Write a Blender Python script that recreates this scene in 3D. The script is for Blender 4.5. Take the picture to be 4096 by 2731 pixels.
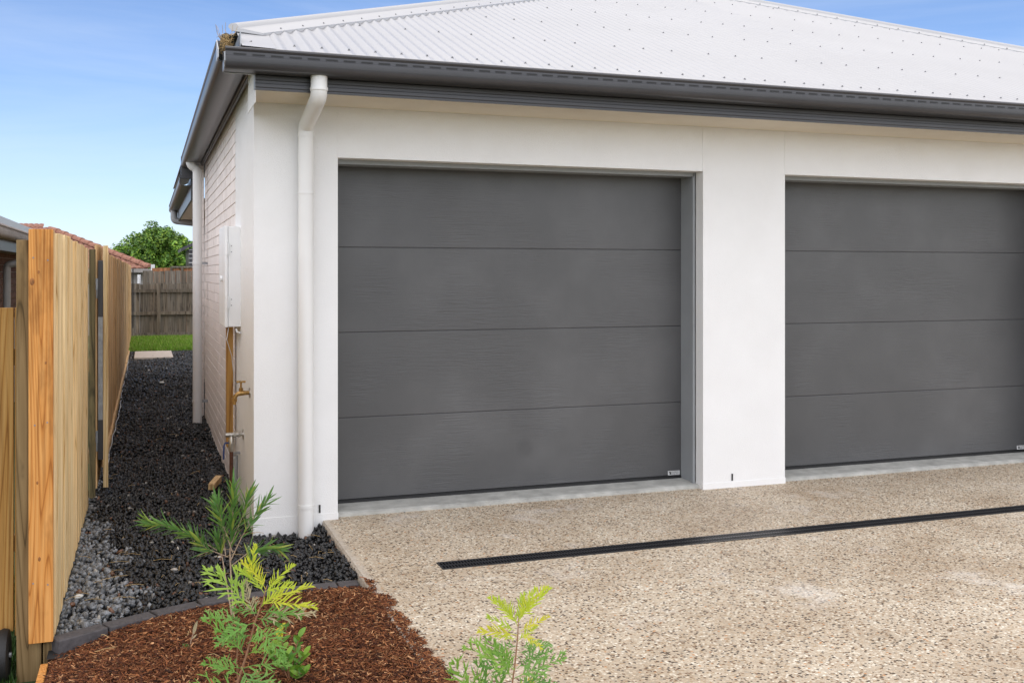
import bpy, math, random
import numpy as np
from mathutils import Vector, Matrix, Euler
R = math.radians
random.seed(7); rng = np.random.default_rng(11)
S = bpy.context.scene
C = S.collection
for o in list(bpy.data.objects): bpy.data.objects.remove(o)

# ------------------------------------------------------------------ camera, sky, sun, exposure
cd = bpy.data.cameras.new('camera'); cam = bpy.data.objects.new('camera', cd); C.objects.link(cam)
cam.location = (-0.6011, -6.2398, 1.4942)
cam.rotation_euler = (R(90), 0, -0.3426)
cd.sensor_width = 36.0; cd.lens = 36.06; cd.shift_y = -0.0663
cd.clip_start = 0.05; cd.clip_end = 3000
S.camera = cam
SUN_EL, SUN_AZ = 54.0, 200.0       # azimuth clockwise from +y
W = bpy.data.worlds.new('World'); S.world = W; W.use_nodes = True
nt = W.node_tree; bg = nt.nodes['Background']
sky = nt.nodes.new('ShaderNodeTexSky'); sky.sky_type = 'NISHITA'; sky.sun_disc = False
sky.sun_elevation = R(SUN_EL); sky.sun_rotation = R(SUN_AZ)
sky.air_density = 0.75; sky.dust_density = 0.15; sky.ozone_density = 8.5; sky.altitude = 0
tcw = nt.nodes.new('ShaderNodeTexCoord'); mpw = nt.nodes.new('ShaderNodeMapping'); mpw.inputs['Scale'].default_value = (1.1, 2.2, 6.0); mpw.inputs['Rotation'].default_value = (0.25, 0.1, 0.5); mpw.inputs['Location'].default_value = (2.7, 1.3, 0.4)
nt.links.new(tcw.outputs['Generated'], mpw.inputs[0])
nw = nt.nodes.new('ShaderNodeTexNoise'); nw.inputs['Scale'].default_value = 1.3; nw.inputs['Detail'].default_value = 7; nw.inputs['Roughness'].default_value = .6; nw.inputs['Distortion'].default_value = .6
nt.links.new(mpw.outputs[0], nw.inputs['Vector'])
rw = nt.nodes.new('ShaderNodeValToRGB'); rw.color_ramp.elements[0].position = .44; rw.color_ramp.elements[1].position = .76; rw.color_ramp.elements[1].color = (.34, .34, .34, 1)
nt.links.new(nw.outputs['Fac'], rw.inputs[0])
mw = nt.nodes.new('ShaderNodeMix'); mw.data_type = 'RGBA'; mw.inputs[7].default_value = (5.6, 6.0, 6.6, 1)
nt.links.new(rw.outputs[0], mw.inputs[0]); nt.links.new(sky.outputs[0], mw.inputs[6]); 
sxw = nt.nodes.new('ShaderNodeSeparateXYZ'); nt.links.new(tcw.outputs['Generated'], sxw.inputs[0])
def wm(op, a, b):
    q = nt.nodes.new('ShaderNodeMath'); q.operation = op
    for i, x in enumerate((a, b)):
        if isinstance(x, (int, float)): q.inputs[i].default_value = x
        else: nt.links.new(x, q.inputs[i])
    return q.outputs[0]
hzf = wm('MULTIPLY', wm('POWER', 2.718, wm('MULTIPLY', wm('MAXIMUM', sxw.outputs[2], 0.0), -9.5)), .80)   # hazy air towards the horizon, all round
mh = nt.nodes.new('ShaderNodeMix'); mh.data_type = 'RGBA'; mh.inputs[7].default_value = (4.9, 5.15, 5.4, 1)
nt.links.new(hzf, mh.inputs[0]); nt.links.new(mw.outputs[2], mh.inputs[6]); nt.links.new(mh.outputs[2], bg.inputs[0])
bg.inputs[1].default_value = 0.14
sl = bpy.data.lights.new('sun', 'SUN'); sun = bpy.data.objects.new('sun', sl); C.objects.link(sun)
sl.energy = 3.9; sl.angle = R(175); sl.color = (1.0, 0.905, 0.755)
az = R(SUN_AZ); el = R(SUN_EL)
sdir = Vector((math.sin(az) * math.cos(el), math.cos(az) * math.cos(el), math.sin(el)))
sun.rotation_euler = sdir.to_track_quat('Z', 'Y').to_euler()
S.view_settings.view_transform = 'Standard'; S.view_settings.look = 'None'
S.view_settings.exposure = 0.34; S.view_settings.gamma = 1.0

# ------------------------------------------------------------------ mesh helpers
class MB:
    def __init__(s): s.v = []; s.f = []; s.m = []
    def add(s, vs, fs, mi=0):
        n = len(s.v); s.v += [tuple(map(float, v)) for v in vs]
        for f in fs: s.f.append(tuple(i + n for i in f)); s.m.append(mi)
        return s
    def box(s, x0, x1, y0, y1, z0, z1, mi=0):
        vs = [(x, y, z) for z in (z0, z1) for y in (y0, y1) for x in (x0, x1)]
        return s.add(vs, [(0, 2, 3, 1), (4, 5, 7, 6), (0, 1, 5, 4), (2, 6, 7, 3), (0, 4, 6, 2), (1, 3, 7, 5)], mi)
    def tube(s, pts, r, n=14, caps=True, mi=0):
        pts = [Vector(p) for p in pts]; rs = r if isinstance(r, (list, tuple)) else [r] * len(pts)
        rings = []; up = None
        for i, p in enumerate(pts):
            a = pts[max(i - 1, 0)]; b = pts[min(i + 1, len(pts) - 1)]
            t = (b - a).normalized()
            if up is None:
                up = Vector((0, 0, 1)) if abs(t.z) < .9 else Vector((0, 1, 0))
            u = (up - t * up.dot(t)).normalized(); w = t.cross(u); up = u
            k = 1.0
            if 0 < i < len(pts) - 1:
                c = (p - a).normalized().dot((b - p).normalized()); k = 1 / max(.5, math.sqrt((1 + c) / 2))
            rings.append([p + (u * math.cos(2 * math.pi * j / n) + w * math.sin(2 * math.pi * j / n)) * rs[i] for j in range(n)])
        vs = [v for q in rings for v in q]; fs = []
        for i in range(len(pts) - 1):
            for j in range(n):
                k = (j + 1) % n; fs.append((i * n + j, i * n + k, (i + 1) * n + k, (i + 1) * n + j))
        if caps: fs.append(tuple(range(n))[::-1]); fs.append(tuple(range((len(pts) - 1) * n, len(pts) * n)))
        return s.add(vs, fs, mi)
    def extrude(s, prof, fn0, fn1, mi=0):
        """closed 2-D profile swept from fn0(p) to fn1(p)"""
        n = len(prof); vs = [fn0(p) for p in prof] + [fn1(p) for p in prof]
        fs = [(i, (i + 1) % n, n + (i + 1) % n, n + i) for i in range(n)]
        fs += [tuple(range(n))[::-1], tuple(range(n, 2 * n))]
        return s.add(vs, fs, mi)
    def mesh(s, name, mats, smooth=False):
        me = bpy.data.meshes.new(name); me.from_pydata(s.v, [], s.f)
        for m in (mats if isinstance(mats, (list, tuple)) else [mats]): me.materials.append(m)
        if any(s.m): me.polygons.foreach_set('material_index', s.m)
        if smooth:
            me.polygons.foreach_set('use_smooth', [True] * len(me.polygons))
            me.set_sharp_from_angle(angle=R(smooth if smooth is not True else 40))
        me.update(); return me

def link(name, me, parent=None, loc=None, rot=None):
    o = bpy.data.objects.new(name, me); C.objects.link(o)
    if parent: o.parent = parent
    if loc is not None: o.location = loc
    if rot is not None: o.rotation_euler = rot
    return o
def obj(name, mb, mats, parent=None, smooth=False, bevel=0, loc=None, rot=None):
    me = mb.mesh(name, mats, smooth); o = link(name, me, parent, loc, rot)
    if bevel:
        b = o.modifiers.new('bevel', 'BEVEL'); b.width = bevel; b.segments = 2; b.limit_method = 'ANGLE'; b.angle_limit = R(40)
    return o
def tag(o, label, cat, group=None):
    o['label'] = label; o['category'] = cat
    if group: o['group'] = group
    return o
def thing(name, label, cat, loc=(0, 0, 0), group=None):
    o = bpy.data.objects.new(name, None); C.objects.link(o); o.location = loc; o.empty_display_size = .1
    return tag(o, label, cat, group)
def kid(name, mb, mats, parent, **k):
    """part given in world coordinates under a thing whose empty is not rotated"""
    o = obj(name, mb, mats, parent, **k)
    base = Vector((0, 0, 0)); q = parent
    while q: base += q.location; q = q.parent
    o.location = Vector(o.location) - base
    return o
def struct(o): o['kind'] = 'structure'; return o
def stuff(o): o['kind'] = 'stuff'; return o

# ------------------------------------------------------------------ materials
class NT:
    def __init__(s, name):
        s.m = bpy.data.materials.new(name); s.m.use_nodes = True
        s.t = s.m.node_tree; s.b = s.t.nodes['Principled BSDF']; s.out = s.t.nodes['Material Output']
    def n(s, typ, **k):
        q = s.t.nodes.new('ShaderNode' + typ)
        for a, v in k.items():
            if a == 'inp':
                for i, x in v.items(): q.inputs[i].default_value = x
            else: setattr(q, a, v)
        return q
    def l(s, a, b): s.t.links.new(a, b)
    def coord(s, scale=(1, 1, 1), which='Object', rand=0):
        tc = s.n('TexCoord'); mp = s.n('Mapping'); mp.inputs['Scale'].default_value = scale
        s.l(tc.outputs[which], mp.inputs[0])
        if rand:
            oi = s.n('ObjectInfo'); mu = s.n('Math', operation='MULTIPLY'); mu.inputs[1].default_value = rand
            s.l(oi.outputs['Random'], mu.inputs[0]); s.l(mu.outputs[0], mp.inputs['Location'])
        return mp.outputs[0]
    def noise(s, vec, scale, detail=4, rough=.55, dist=0):
        q = s.n('TexNoise'); q.inputs['Scale'].default_value = scale; q.inputs['Detail'].default_value = detail
        q.inputs['Roughness'].default_value = rough; q.inputs['Distortion'].default_value = dist
        if vec is not None: s.l(vec, q.inputs['Vector'])
        return q.outputs['Fac']
    def ramp(s, fac, stops, interp='LINEAR'):
        q = s.n('ValToRGB'); q.color_ramp.interpolation = interp; e = q.color_ramp.elements
        while len(e) < len(stops): e.new(.5)
        for i, (p, c) in enumerate(stops): e[i].position = p; e[i].color = (*c, 1) if len(c) == 3 else c
        s.l(fac, q.inputs[0]); return q.outputs[0]
    def mix(s, fac, a, b, mode='MIX'):
        q = s.n('Mix', data_type='RGBA', blend_type=mode)
        for sock, v in ((q.inputs[0], fac), (q.inputs[6], a), (q.inputs[7], b)):
            if isinstance(v, (int, float)): sock.default_value = v
            elif isinstance(v, tuple): sock.default_value = (*v, 1)
            else: s.l(v, sock)
        return q.outputs[2]
    def bump(s, h, strength, dist=.002):
        q = s.n('Bump'); q.inputs['Strength'].default_value = strength; q.inputs['Distance'].default_value = dist
        s.l(h, q.inputs['Height']); s.l(q.outputs[0], s.b.inputs['Normal']); return q
    def base(s, c):
        if isinstance(c, tuple): s.b.inputs['Base Color'].default_value = (*c, 1)
        else: s.l(c, s.b.inputs['Base Color'])
    def rough(s, v, spec=None):
        s.b.inputs['Roughness'].default_value = v
        if spec is not None: s.b.inputs['Specular IOR Level'].default_value = spec

def simple(name, col, rough=.5, var=.12, scale=6, bump=0, bscale=200, metal=0, spec=None, rand=5):
    t = NT(name); v = t.coord(rand=rand)
    n = t.noise(v, scale, 5, .6)
    a = tuple(max(0, c * (1 - var)) for c in col); b = tuple(min(1, c * (1 + var)) for c in col)
    t.base(t.ramp(n, [(.3, a), (.7, b)])); t.rough(rough, spec); t.b.inputs['Metallic'].default_value = metal
    if bump: t.bump(t.noise(v, bscale, 3), bump)
    return t.m

def wood(name, dark, mid, light, ring=1.0, rough=.75, hue=.35, grain=(60, 60, 1.6), spots=0):
    t = NT(name); v = t.coord(grain, rand=37)
    g = t.noise(v, 1.0, 5, .6, .4)
    v2 = t.coord((9, 9, .35), rand=19)
    n2 = t.n('TexNoise'); n2.inputs['Scale'].default_value = 1.0; n2.inputs['Detail'].default_value = 1; t.l(v2, n2.inputs['Vector'])
    mu = t.n('Math', operation='MULTIPLY'); mu.inputs[1].default_value = 9 * ring; t.l(n2.outputs['Fac'], mu.inputs[0])
    fr = t.n('Math', operation='FRACT'); t.l(mu.outputs[0], fr.inputs[0])
    col = t.ramp(fr.outputs[0], [(0, mid), (.55, light), (.86, mid), (.95, dark), (1, mid)])
    fine = t.ramp(g, [(.34, (.50, .43, .34)), (.54, (1, 1, 1))])
    col = t.mix(.75, col, fine, 'MULTIPLY')
    oi = t.n('ObjectInfo'); tint = t.ramp(oi.outputs['Random'], [(0, (1 - hue, 1 - hue * 1.1, 1 - hue * 1.25)), (.5, (1, 1, 1)), (1, (1 - hue * .15, 1 - hue * .35, 1 - hue * .6))])
    col = t.mix(1.0, col, tint, 'MULTIPLY')
    if spots:
        v3 = t.coord((7, 7, 2.2), rand=11); k = t.noise(v3, 1.0, 4, .65)
        col = t.mix(t.ramp(k, [(.56, (0, 0, 0)), (.68, (spots, spots, spots))]), col, tuple(c * .45 for c in dark))
    t.base(col); t.rough(rough, .3); t.bump(g, .35, .003)
    return t.m

def attr_mat(name, rough=.6, spec=.5, bump=0, bs=300, mul=None):
    t = NT(name); a = t.n('Attribute', attribute_name='col'); c = a.outputs['Color']
    if mul: c = t.mix(1.0, c, t.ramp(t.noise(t.coord(), mul, 3), [(.3, (.6, .6, .6)), (.7, (1.25, 1.25, 1.25))]), 'MULTIPLY')
    t.base(c); t.rough(rough, spec)
    if bump: t.bump(t.noise(t.coord(), bs, 2), bump, .004)
    return t.m

def leaf_mat(name, stops, rough=.45, trans=.3):
    t = NT(name); oi = t.n('ObjectInfo'); c = t.ramp(oi.outputs['Random'], stops)
    c = t.mix(1.0, c, t.ramp(t.noise(t.coord(), 60, 3), [(.3, (.75, .8, .7)), (.7, (1.15, 1.1, 1.1))]), 'MULTIPLY')
    t.base(c); t.rough(rough, .4)
    tr = t.n('BsdfTranslucent'); t.l(c, tr.inputs[0]); mx = t.n('MixShader'); mx.inputs[0].default_value = trans
    t.l(t.b.outputs[0], mx.inputs[1]); t.l(tr.outputs[0], mx.inputs[2]); t.l(mx.outputs[0], t.out.inputs[0])
    return t.m

M = {}
t = NT('white_render'); v = t.coord()
c = t.ramp(t.noise(v, 2.2, 6, .6), [(.3, (.755, .75, .735)), (.7, (.80, .797, .785))])
t.base(c); t.rough(.85, .3); t.bump(t.noise(v, 130, 5, .75), .7, .004); M['render'] = t.m
M['soffit'] = simple('cream_soffit', (.70, .64, .53), .8, .03, 4, .1, 300)
M['char'] = simple('charcoal_metal', (.047, .047, .052), .33, .12, 3)
M['char_dark'] = simple('slot_dark', (.012, .012, .013), .6)
M['galv'] = simple('galvanised_steel', (.33, .34, .35), .45, .25, 22, metal=.7)
M['roof'] = simple('white_roof_metal', (.445, .445, .452), .33, .03, 1.2)
M['screw'] = simple('screw_grey', (.24, .24, .25), .5, .2, 30)
M['pvc'] = simple('painted_pipe', (.735, .73, .71), .42, .03, 3, .06, 120)
M['pvc_shade'] = simple('grey_pipe', (.36, .37, .37), .5, .08, 6)  # plain grey plastic for the conduit and the further pipes
M['frame'] = simple('grey_door_frame', (.27, .285, .295), .5, .06, 4)
M['seal'] = simple('black_rubber', (.012, .012, .013), .5)
M['sill'] = simple('concrete_sill', (.40, .40, .37), .85, .25, 9, .5, 90)
t = NT('garage_door_paint'); v = t.coord((6.0, 6.0, 95), rand=0)
g = t.noise(v, 1.0, 4, .6, .8)
vb = t.coord(); msk = t.noise(vb, 2.6, 2)
h = t.mix(t.ramp(msk, [(.42, (0, 0, 0)), (.62, (1, 1, 1))]), (.5, .5, .5), g)
sp = t.n('TexCoord'); sx = t.n('SeparateXYZ'); t.l(sp.outputs['Object'], sx.inputs[0])
fine = t.noise(vb, 420, 2)
hh = t.mix(.18, h, fine)
dc = t.ramp(t.noise(vb, 1.6, 4), [(.3, (.068, .068, .069)), (.5, (.078, .078, .079)), (.72, (.098, .098, .099))])
vd = t.n('VectorMath', operation='DISTANCE'); vd.inputs[1].default_value = (1.827, .30, .31); t.l(vb, vd.inputs[0])
t.base(t.mix(t.ramp(vd.outputs['Value'], [(.035, (.28, .28, .28)), (.075, (0, 0, 0))]), dc, (.04, .04, .04))); t.rough(.40, .5); t.bump(hh, .7, .005); M['door'] = t.m
M['white_box'] = simple('white_enamel', (.84, .845, .84), .4, .03, 5)
M['mortar'] = simple('pale_mortar', (.68, .63, .585), .95, .15, 30, .5, 250)
t = NT('pale_pink_brick'); v = t.coord((14, 160, 5), rand=23); n = t.noise(v, 1.0, 3, .6)
c = t.ramp(n, [(.25, (.77, .71, .675)), (.6, (.85, .81, .775))])
oi = t.n('ObjectInfo'); c = t.mix(1.0, c, t.ramp(oi.outputs['Random'], [(0, (.92, .90, .89)), (1, (1.05, 1.03, 1.03))]), 'MULTIPLY')
t.base(c); t.rough(.9, .2); t.bump(n, .3, .003); M['brick'] = t.m
M['brown_brick'] = simple('brown_brick', (.16, .085, .055), .9, .35, 12, .4, 120)
M['brown_mortar'] = simple('neighbour_mortar', (.45, .40, .34), .95, .15, 20)
# exposed aggregate
t = NT('exposed_aggregate'); v = t.coord()
sc = t.n('Mapping'); sc.inputs['Scale'].default_value = (1, 1, 1); t.l(v, sc.inputs[0])
vo = t.n('TexVoronoi', feature='F1'); vo.inputs['Scale'].default_value = 90; vo.inputs['Randomness'].default_value = 1; t.l(v, vo.inputs['Vector'])
sepc = t.n('SeparateColor'); t.l(vo.outputs['Color'], sepc.inputs[0])
peb = t.ramp(sepc.outputs[0], [(0, (.06, .042, .03)), (.10, (.19, .12, .075)), (.18, (.37, .285, .20)), (.28, (.46, .38, .30)), (.42, (.54, .47, .39)), (.60, (.58, .53, .46)), (.76, (.42, .385, .34)), (.85, (.72, .70, .65)), (.945, (.07, .062, .058)), (.985, (.48, .25, .12))], 'CONSTANT')
mask = t.ramp(vo.outputs['Distance'], [(.50, (0, 0, 0)), (.64, (1, 1, 1))])
mat_c = t.ramp(t.noise(v, 260, 3), [(.3, (.38, .325, .265)), (.7, (.54, .48, .41))])
big = t.noise(v, 1.3, 5, .7)
c = t.mix(mask, peb, mat_c)
c = t.mix(1.0, c, t.ramp(big, [(.34, (.85, .765, .64)), (.66, (1.17, 1.14, 1.04))]), 'MULTIPLY')
eff = t.noise(v, 1.7, 7, .72, .3)
c = t.mix(t.ramp(eff, [(.57, (0, 0, 0)), (.72, (.5, .5, .5))]), c, (.78, .75, .70))
sx = t.n('SeparateXYZ'); t.l(v, sx.inputs[0]); en = t.noise(v, 22, 4)
ad = t.n('Math', operation='MULTIPLY_ADD'); ad.inputs[1].default_value = .07; t.l(en, ad.inputs[0]); t.l(sx.outputs[0], ad.inputs[2])
c = t.mix(t.ramp(ad.outputs[0], [(.452, (1, 1, 1)), (.49, (0, 0, 0))]), c, t.ramp(t.noise(v, 40, 5), [(.3, (.40, .34, .27)), (.7, (.58, .52, .44))]))
t.base(c); t.rough(.62, .4)
inv = t.n('Math', operation='SUBTRACT'); inv.inputs[0].default_value = 1; t.l(vo.outputs['Distance'], inv.inputs[1])
t.bump(inv.outputs[0], .55, .006); M['aggregate'] = t.m
M['soil'] = simple('dark_soil', (.012, .011, .010), .95, .4, 30, .8, 60)
M['mulch_soil'] = simple('brown_mulch_bed', (.055, .022, .011), .95, .5, 60, .8, 120)
M['earth'] = simple('ground_grass', (.035, .06, .015), .95, .4, 3, .5, 40)
M['stone'] = attr_mat('gravel_stone', .27, .55, .5, 220, 130)
M['chip'] = attr_mat('mulch_chip', .75, .3)
M['blade'] = attr_mat('grass_blade', .6, .3)
M['paver'] = simple('charcoal_paver', (.075, .068, .070), .75, .3, 40, .7, 180)
M['grate'] = simple('black_grate', (.014, .014, .016), .35, .2, 40)
M['slab'] = simple('concrete_slab', (.52, .45, .39), .85, .12, 12, .4, 160)
M['pine'] = wood('pine_paling', (.52, .31, .11), (.86, .62, .31), (.95, .74, .43), 1.0, hue=.26, spots=.12)
M['pine2'] = wood('pine_paling_tan', (.38, .22, .10), (.72, .48, .245), (.84, .60, .33), .8, hue=.34)
M['orange'] = wood('orange_pine', (.40, .14, .025), (.62, .26, .06), (.72, .35, .105), 2.3, hue=.06, grain=(70, 70, 2.0), spots=.45)
M['brownpost'] = wood('brown_post', (.085, .055, .02), (.20, .13, .055), (.27, .185, .085), 1.1, hue=.15, spots=.8)
M['darkpost'] = wood('green_dark_post', (.045, .035, .014), (.125, .098, .045), (.17, .135, .062), 1.0, hue=.1, spots=.8)
M['amber'] = wood('amber_board', (.22, .09, .015), (.40, .205, .05), (.47, .27, .085), 1.4, hue=.12)
M['grey_wood'] = wood('weathered_paling', (.075, .065, .052), (.19, .165, .135), (.27, .24, .20), .8, hue=.45, spots=.6)
M['red_wood'] = wood('reddish_paling', (.17, .07, .03), (.38, .17, .08), (.46, .23, .12), .8, hue=.35)
M['tile'] = simple('terracotta_tile', (.27, .125, .085), .8, .35, 9, .4, 80)
M['cap'] = simple('terracotta_cap', (.30, .14, .095), .8, .35, 14, .4, 80)
M['brass'] = simple('aged_brass', (.36, .215, .075), .38, .3, 60, metal=.85)
M['chrome'] = simple('dull_nickel', (.52, .49, .44), .32, .2, 60, metal=.85)
M['copper'] = simple('brown_copper', (.13, .055, .035), .5, .3, 40, metal=.5)
M['blue'] = simple('blue_lever', (.015, .045, .16), .45)
M['white_stone'] = simple('white_stone', (.66, .65, .61), .8, .15, 30, .5, 60)
M['knot'] = simple('wood_knot', (.30, .12, .035), .8, .5, 90)
M['straw'] = simple('dry_straw', (.42, .29, .13), .85, .35, 30)
M['sticker'] = simple('sticker_white', (.62, .62, .61), .4, .02)
M['ink'] = simple('sticker_black', (.01, .01, .01), .5)
M['greywall'] = simple('grey_render', (.30, .28, .26), .9, .15, 5)
M['bark'] = simple('tree_bark', (.09, .06, .035), .95, .3, 14, .8, 40)
M['stem'] = simple('pale_stem', (.40, .29, .20), .8, .2, 60)
M['stem2'] = simple('brown_stem', (.27, .135, .07), .7, .25, 60)
M['crown'] = attr_mat('tree_leaves', .5, .35)
M['bottle'] = leaf_mat('bottlebrush_leaf', [(0, (.10, .24, .06)), (.5, (.18, .34, .08)), (.8, (.30, .44, .08)), (1, (.46, .50, .10))], trans=.42)
M['grev'] = leaf_mat('grevillea_leaf', [(0, (.13, .32, .06)), (.6, (.22, .42, .07)), (1, (.34, .50, .07))], trans=.35)
M['grev_young'] = leaf_mat('grevillea_young_leaf', [(0, (.40, .56, .05)), (.6, (.55, .64, .05)), (1, (.72, .64, .06))], trans=.4)
M['grev_dark'] = leaf_mat('grevillea_old_leaf', [(0, (.11, .26, .05)), (1, (.20, .37, .075))], trans=.25)
M['shrub'] = leaf_mat('glossy_leaf', [(0, (.07, .21, .03)), (.6, (.14, .31, .04)), (1, (.26, .42, .05))], .3, .2)
M['shrub_young'] = leaf_mat('yellow_leaf', [(0, (.55, .50, .03)), (1, (.70, .60, .05))], .35, .35)
M['dry'] = leaf_mat('dry_leaf', [(0, (.34, .27, .15)), (1, (.48, .42, .27))], .7, .2)
M['plastic_w'] = simple('white_plastic', (.7, .7, .7), .4)
M['tyre'] = simple('tyre_black', (.012, .012, .012), .6, .2, 40, .4, 150)

# ------------------------------------------------------------------ ground, driveway, beds
g = MB().add([(-600, -600, -.33), (600, -600, -.33), (600, 900, -.33), (-600, 900, -.33)], [(0, 1, 2, 3)])
struct(obj('ground', g, M['earth']))
GX0, GX1, GY0, GY1 = .81, 6.45, -1.245, -1.115
d = MB(); Z = 0.0
def quad(mb, x0, x1, y0, y1, z): mb.add([(x0, y0, z), (x1, y0, z), (x1, y1, z), (x0, y1, z)], [(0, 1, 2, 3)])
quad(d, .41, GX0, -9, .0, Z); quad(d, GX0, 16, -9, GY0, Z); quad(d, GX0, GX1, GY1, 0, Z); quad(d, GX1, 16, GY0, 0, Z)
quad(d, .50, 3.026, 0, .30, Z); quad(d, 3.694, 6.24, 0, .30, Z)
d.add([(.41, -9, 0), (.41, 0, 0), (.402, 0, -.014), (.402, -9, -.014), (.40, 0, -.3), (.40, -9, -.3)], [(0, 3, 2, 1), (3, 5, 4, 2)])
d.add([(.41, 0, 0), (.50, 0, 0), (.50, 0, -.3), (.40, 0, -.3)], [(0, 1, 2, 3)])
struct(obj('driveway', d, M['aggregate']))

EDGE = [(-1.06, -1.56), (-.958, -1.515), (-.765, -1.415), (-.567, -1.32), (-.354, -1.225), (-.08, -1.18), (.206, -1.155), (.40, -1.16)]
ex = np.array([e[0] for e in EDGE]); ey = np.array([e[1] for e in EDGE])
def edge_y(x): return np.interp(x, ex, ey)
b = MB()
b.add([(-.99, -1.6, -.10), (.40, -1.6, -.10), (.40, 0.02, -.10), (.32, 0.02, -.10), (.32, 15.45, -.10), (-.99, 15.45, -.10)], [(0, 1, 2, 3), (0, 3, 4, 5)])
struct(obj('gravel_bed_soil', b, M['soil']))
b = MB(); N = 24; xs = np.linspace(-.99, .42, N); ys = np.linspace(-4.6, -1.1, 40)
def mulch_z(x, y):
    return -.062 - .05 * np.clip((-.72 - x) / .25, 0, 1) - .05 * np.clip((-2.6 - y) / 1.5, 0, 1) + .012 * np.sin(x * 7 + 1) * np.cos(y * 6) + .05 * np.clip((x - .22) / .18, 0, 1) * np.clip((-1.22 - y) / .25, 0, 1)
vs = [(x, min(y, edge_y(x) - .02), float(mulch_z(x, y)) - .012) for y in ys for x in xs]
fs = [(j * N + i, j * N + i + 1, (j + 1) * N + i + 1, (j + 1) * N + i) for j in range(39) for i in range(N - 1)]
struct(obj('mulch_bed_soil', MB().add(vs, fs), M['mulch_soil'], smooth=True))
struct(obj('lawn_soil', MB().add([(-1.1, 15.4, -.07), (4, 15.4, -.07), (4, 20, -.04), (-1.1, 20, -.04)], [(0, 1, 2, 3)]), M['earth']))
struct(obj('neighbour_lawn_soil', MB().add([(-8, -8, -.22), (-1.03, -8, -.22), (-1.03, 19, -.22), (-8, 19, -.22)], [(0, 1, 2, 3)]), M['earth']))

def fast_mesh(name, V, F, mat, col=None, smooth=False):
    me = bpy.data.meshes.new(name); nv = len(V); nf, k = F.shape
    me.vertices.add(nv); me.vertices.foreach_set('co', V.astype(np.float32).ravel())
    me.loops.add(nf * k); me.loops.foreach_set('vertex_index', F.astype(np.int32).ravel())
    me.polygons.add(nf); me.polygons.foreach_set('loop_start', np.arange(0, nf * k, k, dtype=np.int32))
    me.update(calc_edges=True)
    if smooth: me.polygons.foreach_set('use_smooth', np.ones(nf, dtype=bool))
    if col is not None:
        a = me.color_attributes.new('col', 'FLOAT_COLOR', 'POINT')
        a.data.foreach_set('color', np.concatenate([col, np.ones((nv, 1))], 1).astype(np.float32).ravel())
    me.materials.append(mat); me.validate(); return me
def rand_rot(n):
    q = rng.normal(size=(n, 4)); q /= np.linalg.norm(q, axis=1)[:, None]; w, x, y, z = q.T
    return np.stack([np.stack([1 - 2 * (y * y + z * z), 2 * (x * y - z * w), 2 * (x * z + y * w)], 1),
                     np.stack([2 * (x * y + z * w), 1 - 2 * (x * x + z * z), 2 * (y * z - x * w)], 1),
                     np.stack([2 * (x * z - y * w), 2 * (y * z + x * w), 1 - 2 * (x * x + y * y)], 1)], 1)
ph = (1 + 5 ** .5) / 2
ICO = np.array([(-1, ph, 0), (1, ph, 0), (-1, -ph, 0), (1, -ph, 0), (0, -1, ph), (0, 1, ph), (0, -1, -ph), (0, 1, -ph), (ph, 0, -1), (ph, 0, 1), (-ph, 0, -1), (-ph, 0, 1)]) / math.sqrt(1 + ph * ph)
ICF = np.array([(0, 11, 5), (0, 5, 1), (0, 1, 7), (0, 7, 10), (0, 10, 11), (1, 5, 9), (5, 11, 4), (11, 10, 2), (10, 7, 6), (7, 1, 8), (3, 9, 4), (3, 4, 2), (3, 2, 6), (3, 6, 8), (3, 8, 9), (4, 9, 5), (2, 4, 11), (6, 2, 10), (8, 6, 7), (9, 8, 1)])
def stones(P, size, colr, mat, name):
    n = len(P); base = ICO[None] * (1 + rng.uniform(-.38, .34, (n, 12, 1)))
    sc = size[:, None, None] * np.stack([rng.uniform(.8, 1.3, n), rng.uniform(.6, 1.0, n), rng.uniform(.45, .8, n)], 1)[:, None, :]
    V = np.einsum('nij,nkj->nki', rand_rot(n), base * sc) + P[:, None, :]
    F = (ICF[None] + (np.arange(n) * 12)[:, None, None]).reshape(-1, 3)
    return link(name, fast_mesh(name, V.reshape(-1, 3), F, mat, np.repeat(colr, 12, 0)))
def gravel_points():
    out = []
    def region(x0, x1, y0, y1, dens):
        n = int((x1 - x0) * (y1 - y0) * dens); return np.stack([rng.uniform(x0, x1, n), rng.uniform(y0, y1, n)], 1)
    A = region(-.965, .415, -1.56, 0.0, 3000); A = A[(A[:, 1] > edge_y(A[:, 0]) + .045)]; out.append(A)
    out.append(region(-.965, -.006, 0, 3.0, 2900)); out.append(region(-.965, -.006, 3.0, 7, 1700)); out.append(region(-.95, .28, 7, 15.4, 950)); out.append(region(0, .2, 5.62, 7, 1700))
    return np.concatenate(out)
P2 = gravel_points(); n = len(P2)
far = P2[:, 1] > 6
size = rng.uniform(.0100, .0180, n) * np.where(rng.random(n) < .12, 1.35, 1) * np.where(far, 1.25, 1.0)
mound = .03 * np.exp(-((P2[:, 0] + .02) ** 2 + (P2[:, 1] - 4.6) ** 2) / .25) + .058 * np.clip((P2[:, 0] - .28) / .12, 0, 1) + .014 * np.sin(P2[:, 0] * 6 + P2[:, 1] * 2.3) * np.sin(P2[:, 1] * 3.1)
hz = -.074 + mound * .8 + rng.uniform(-.014, .012, n)
grey = (P2[:, 0] + .05 * np.sin(P2[:, 1] * 9) + rng.normal(0, .05, n) < np.interp(P2[:, 1], [-1.5, -.9, .2, 1.4], [-.62, -.66, -.80, -.99]))
lum = np.where(grey, rng.uniform(.09, .30, n), rng.uniform(.006, .020, n) * np.where(rng.random(n) < .10, 2.6, 1))
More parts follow.
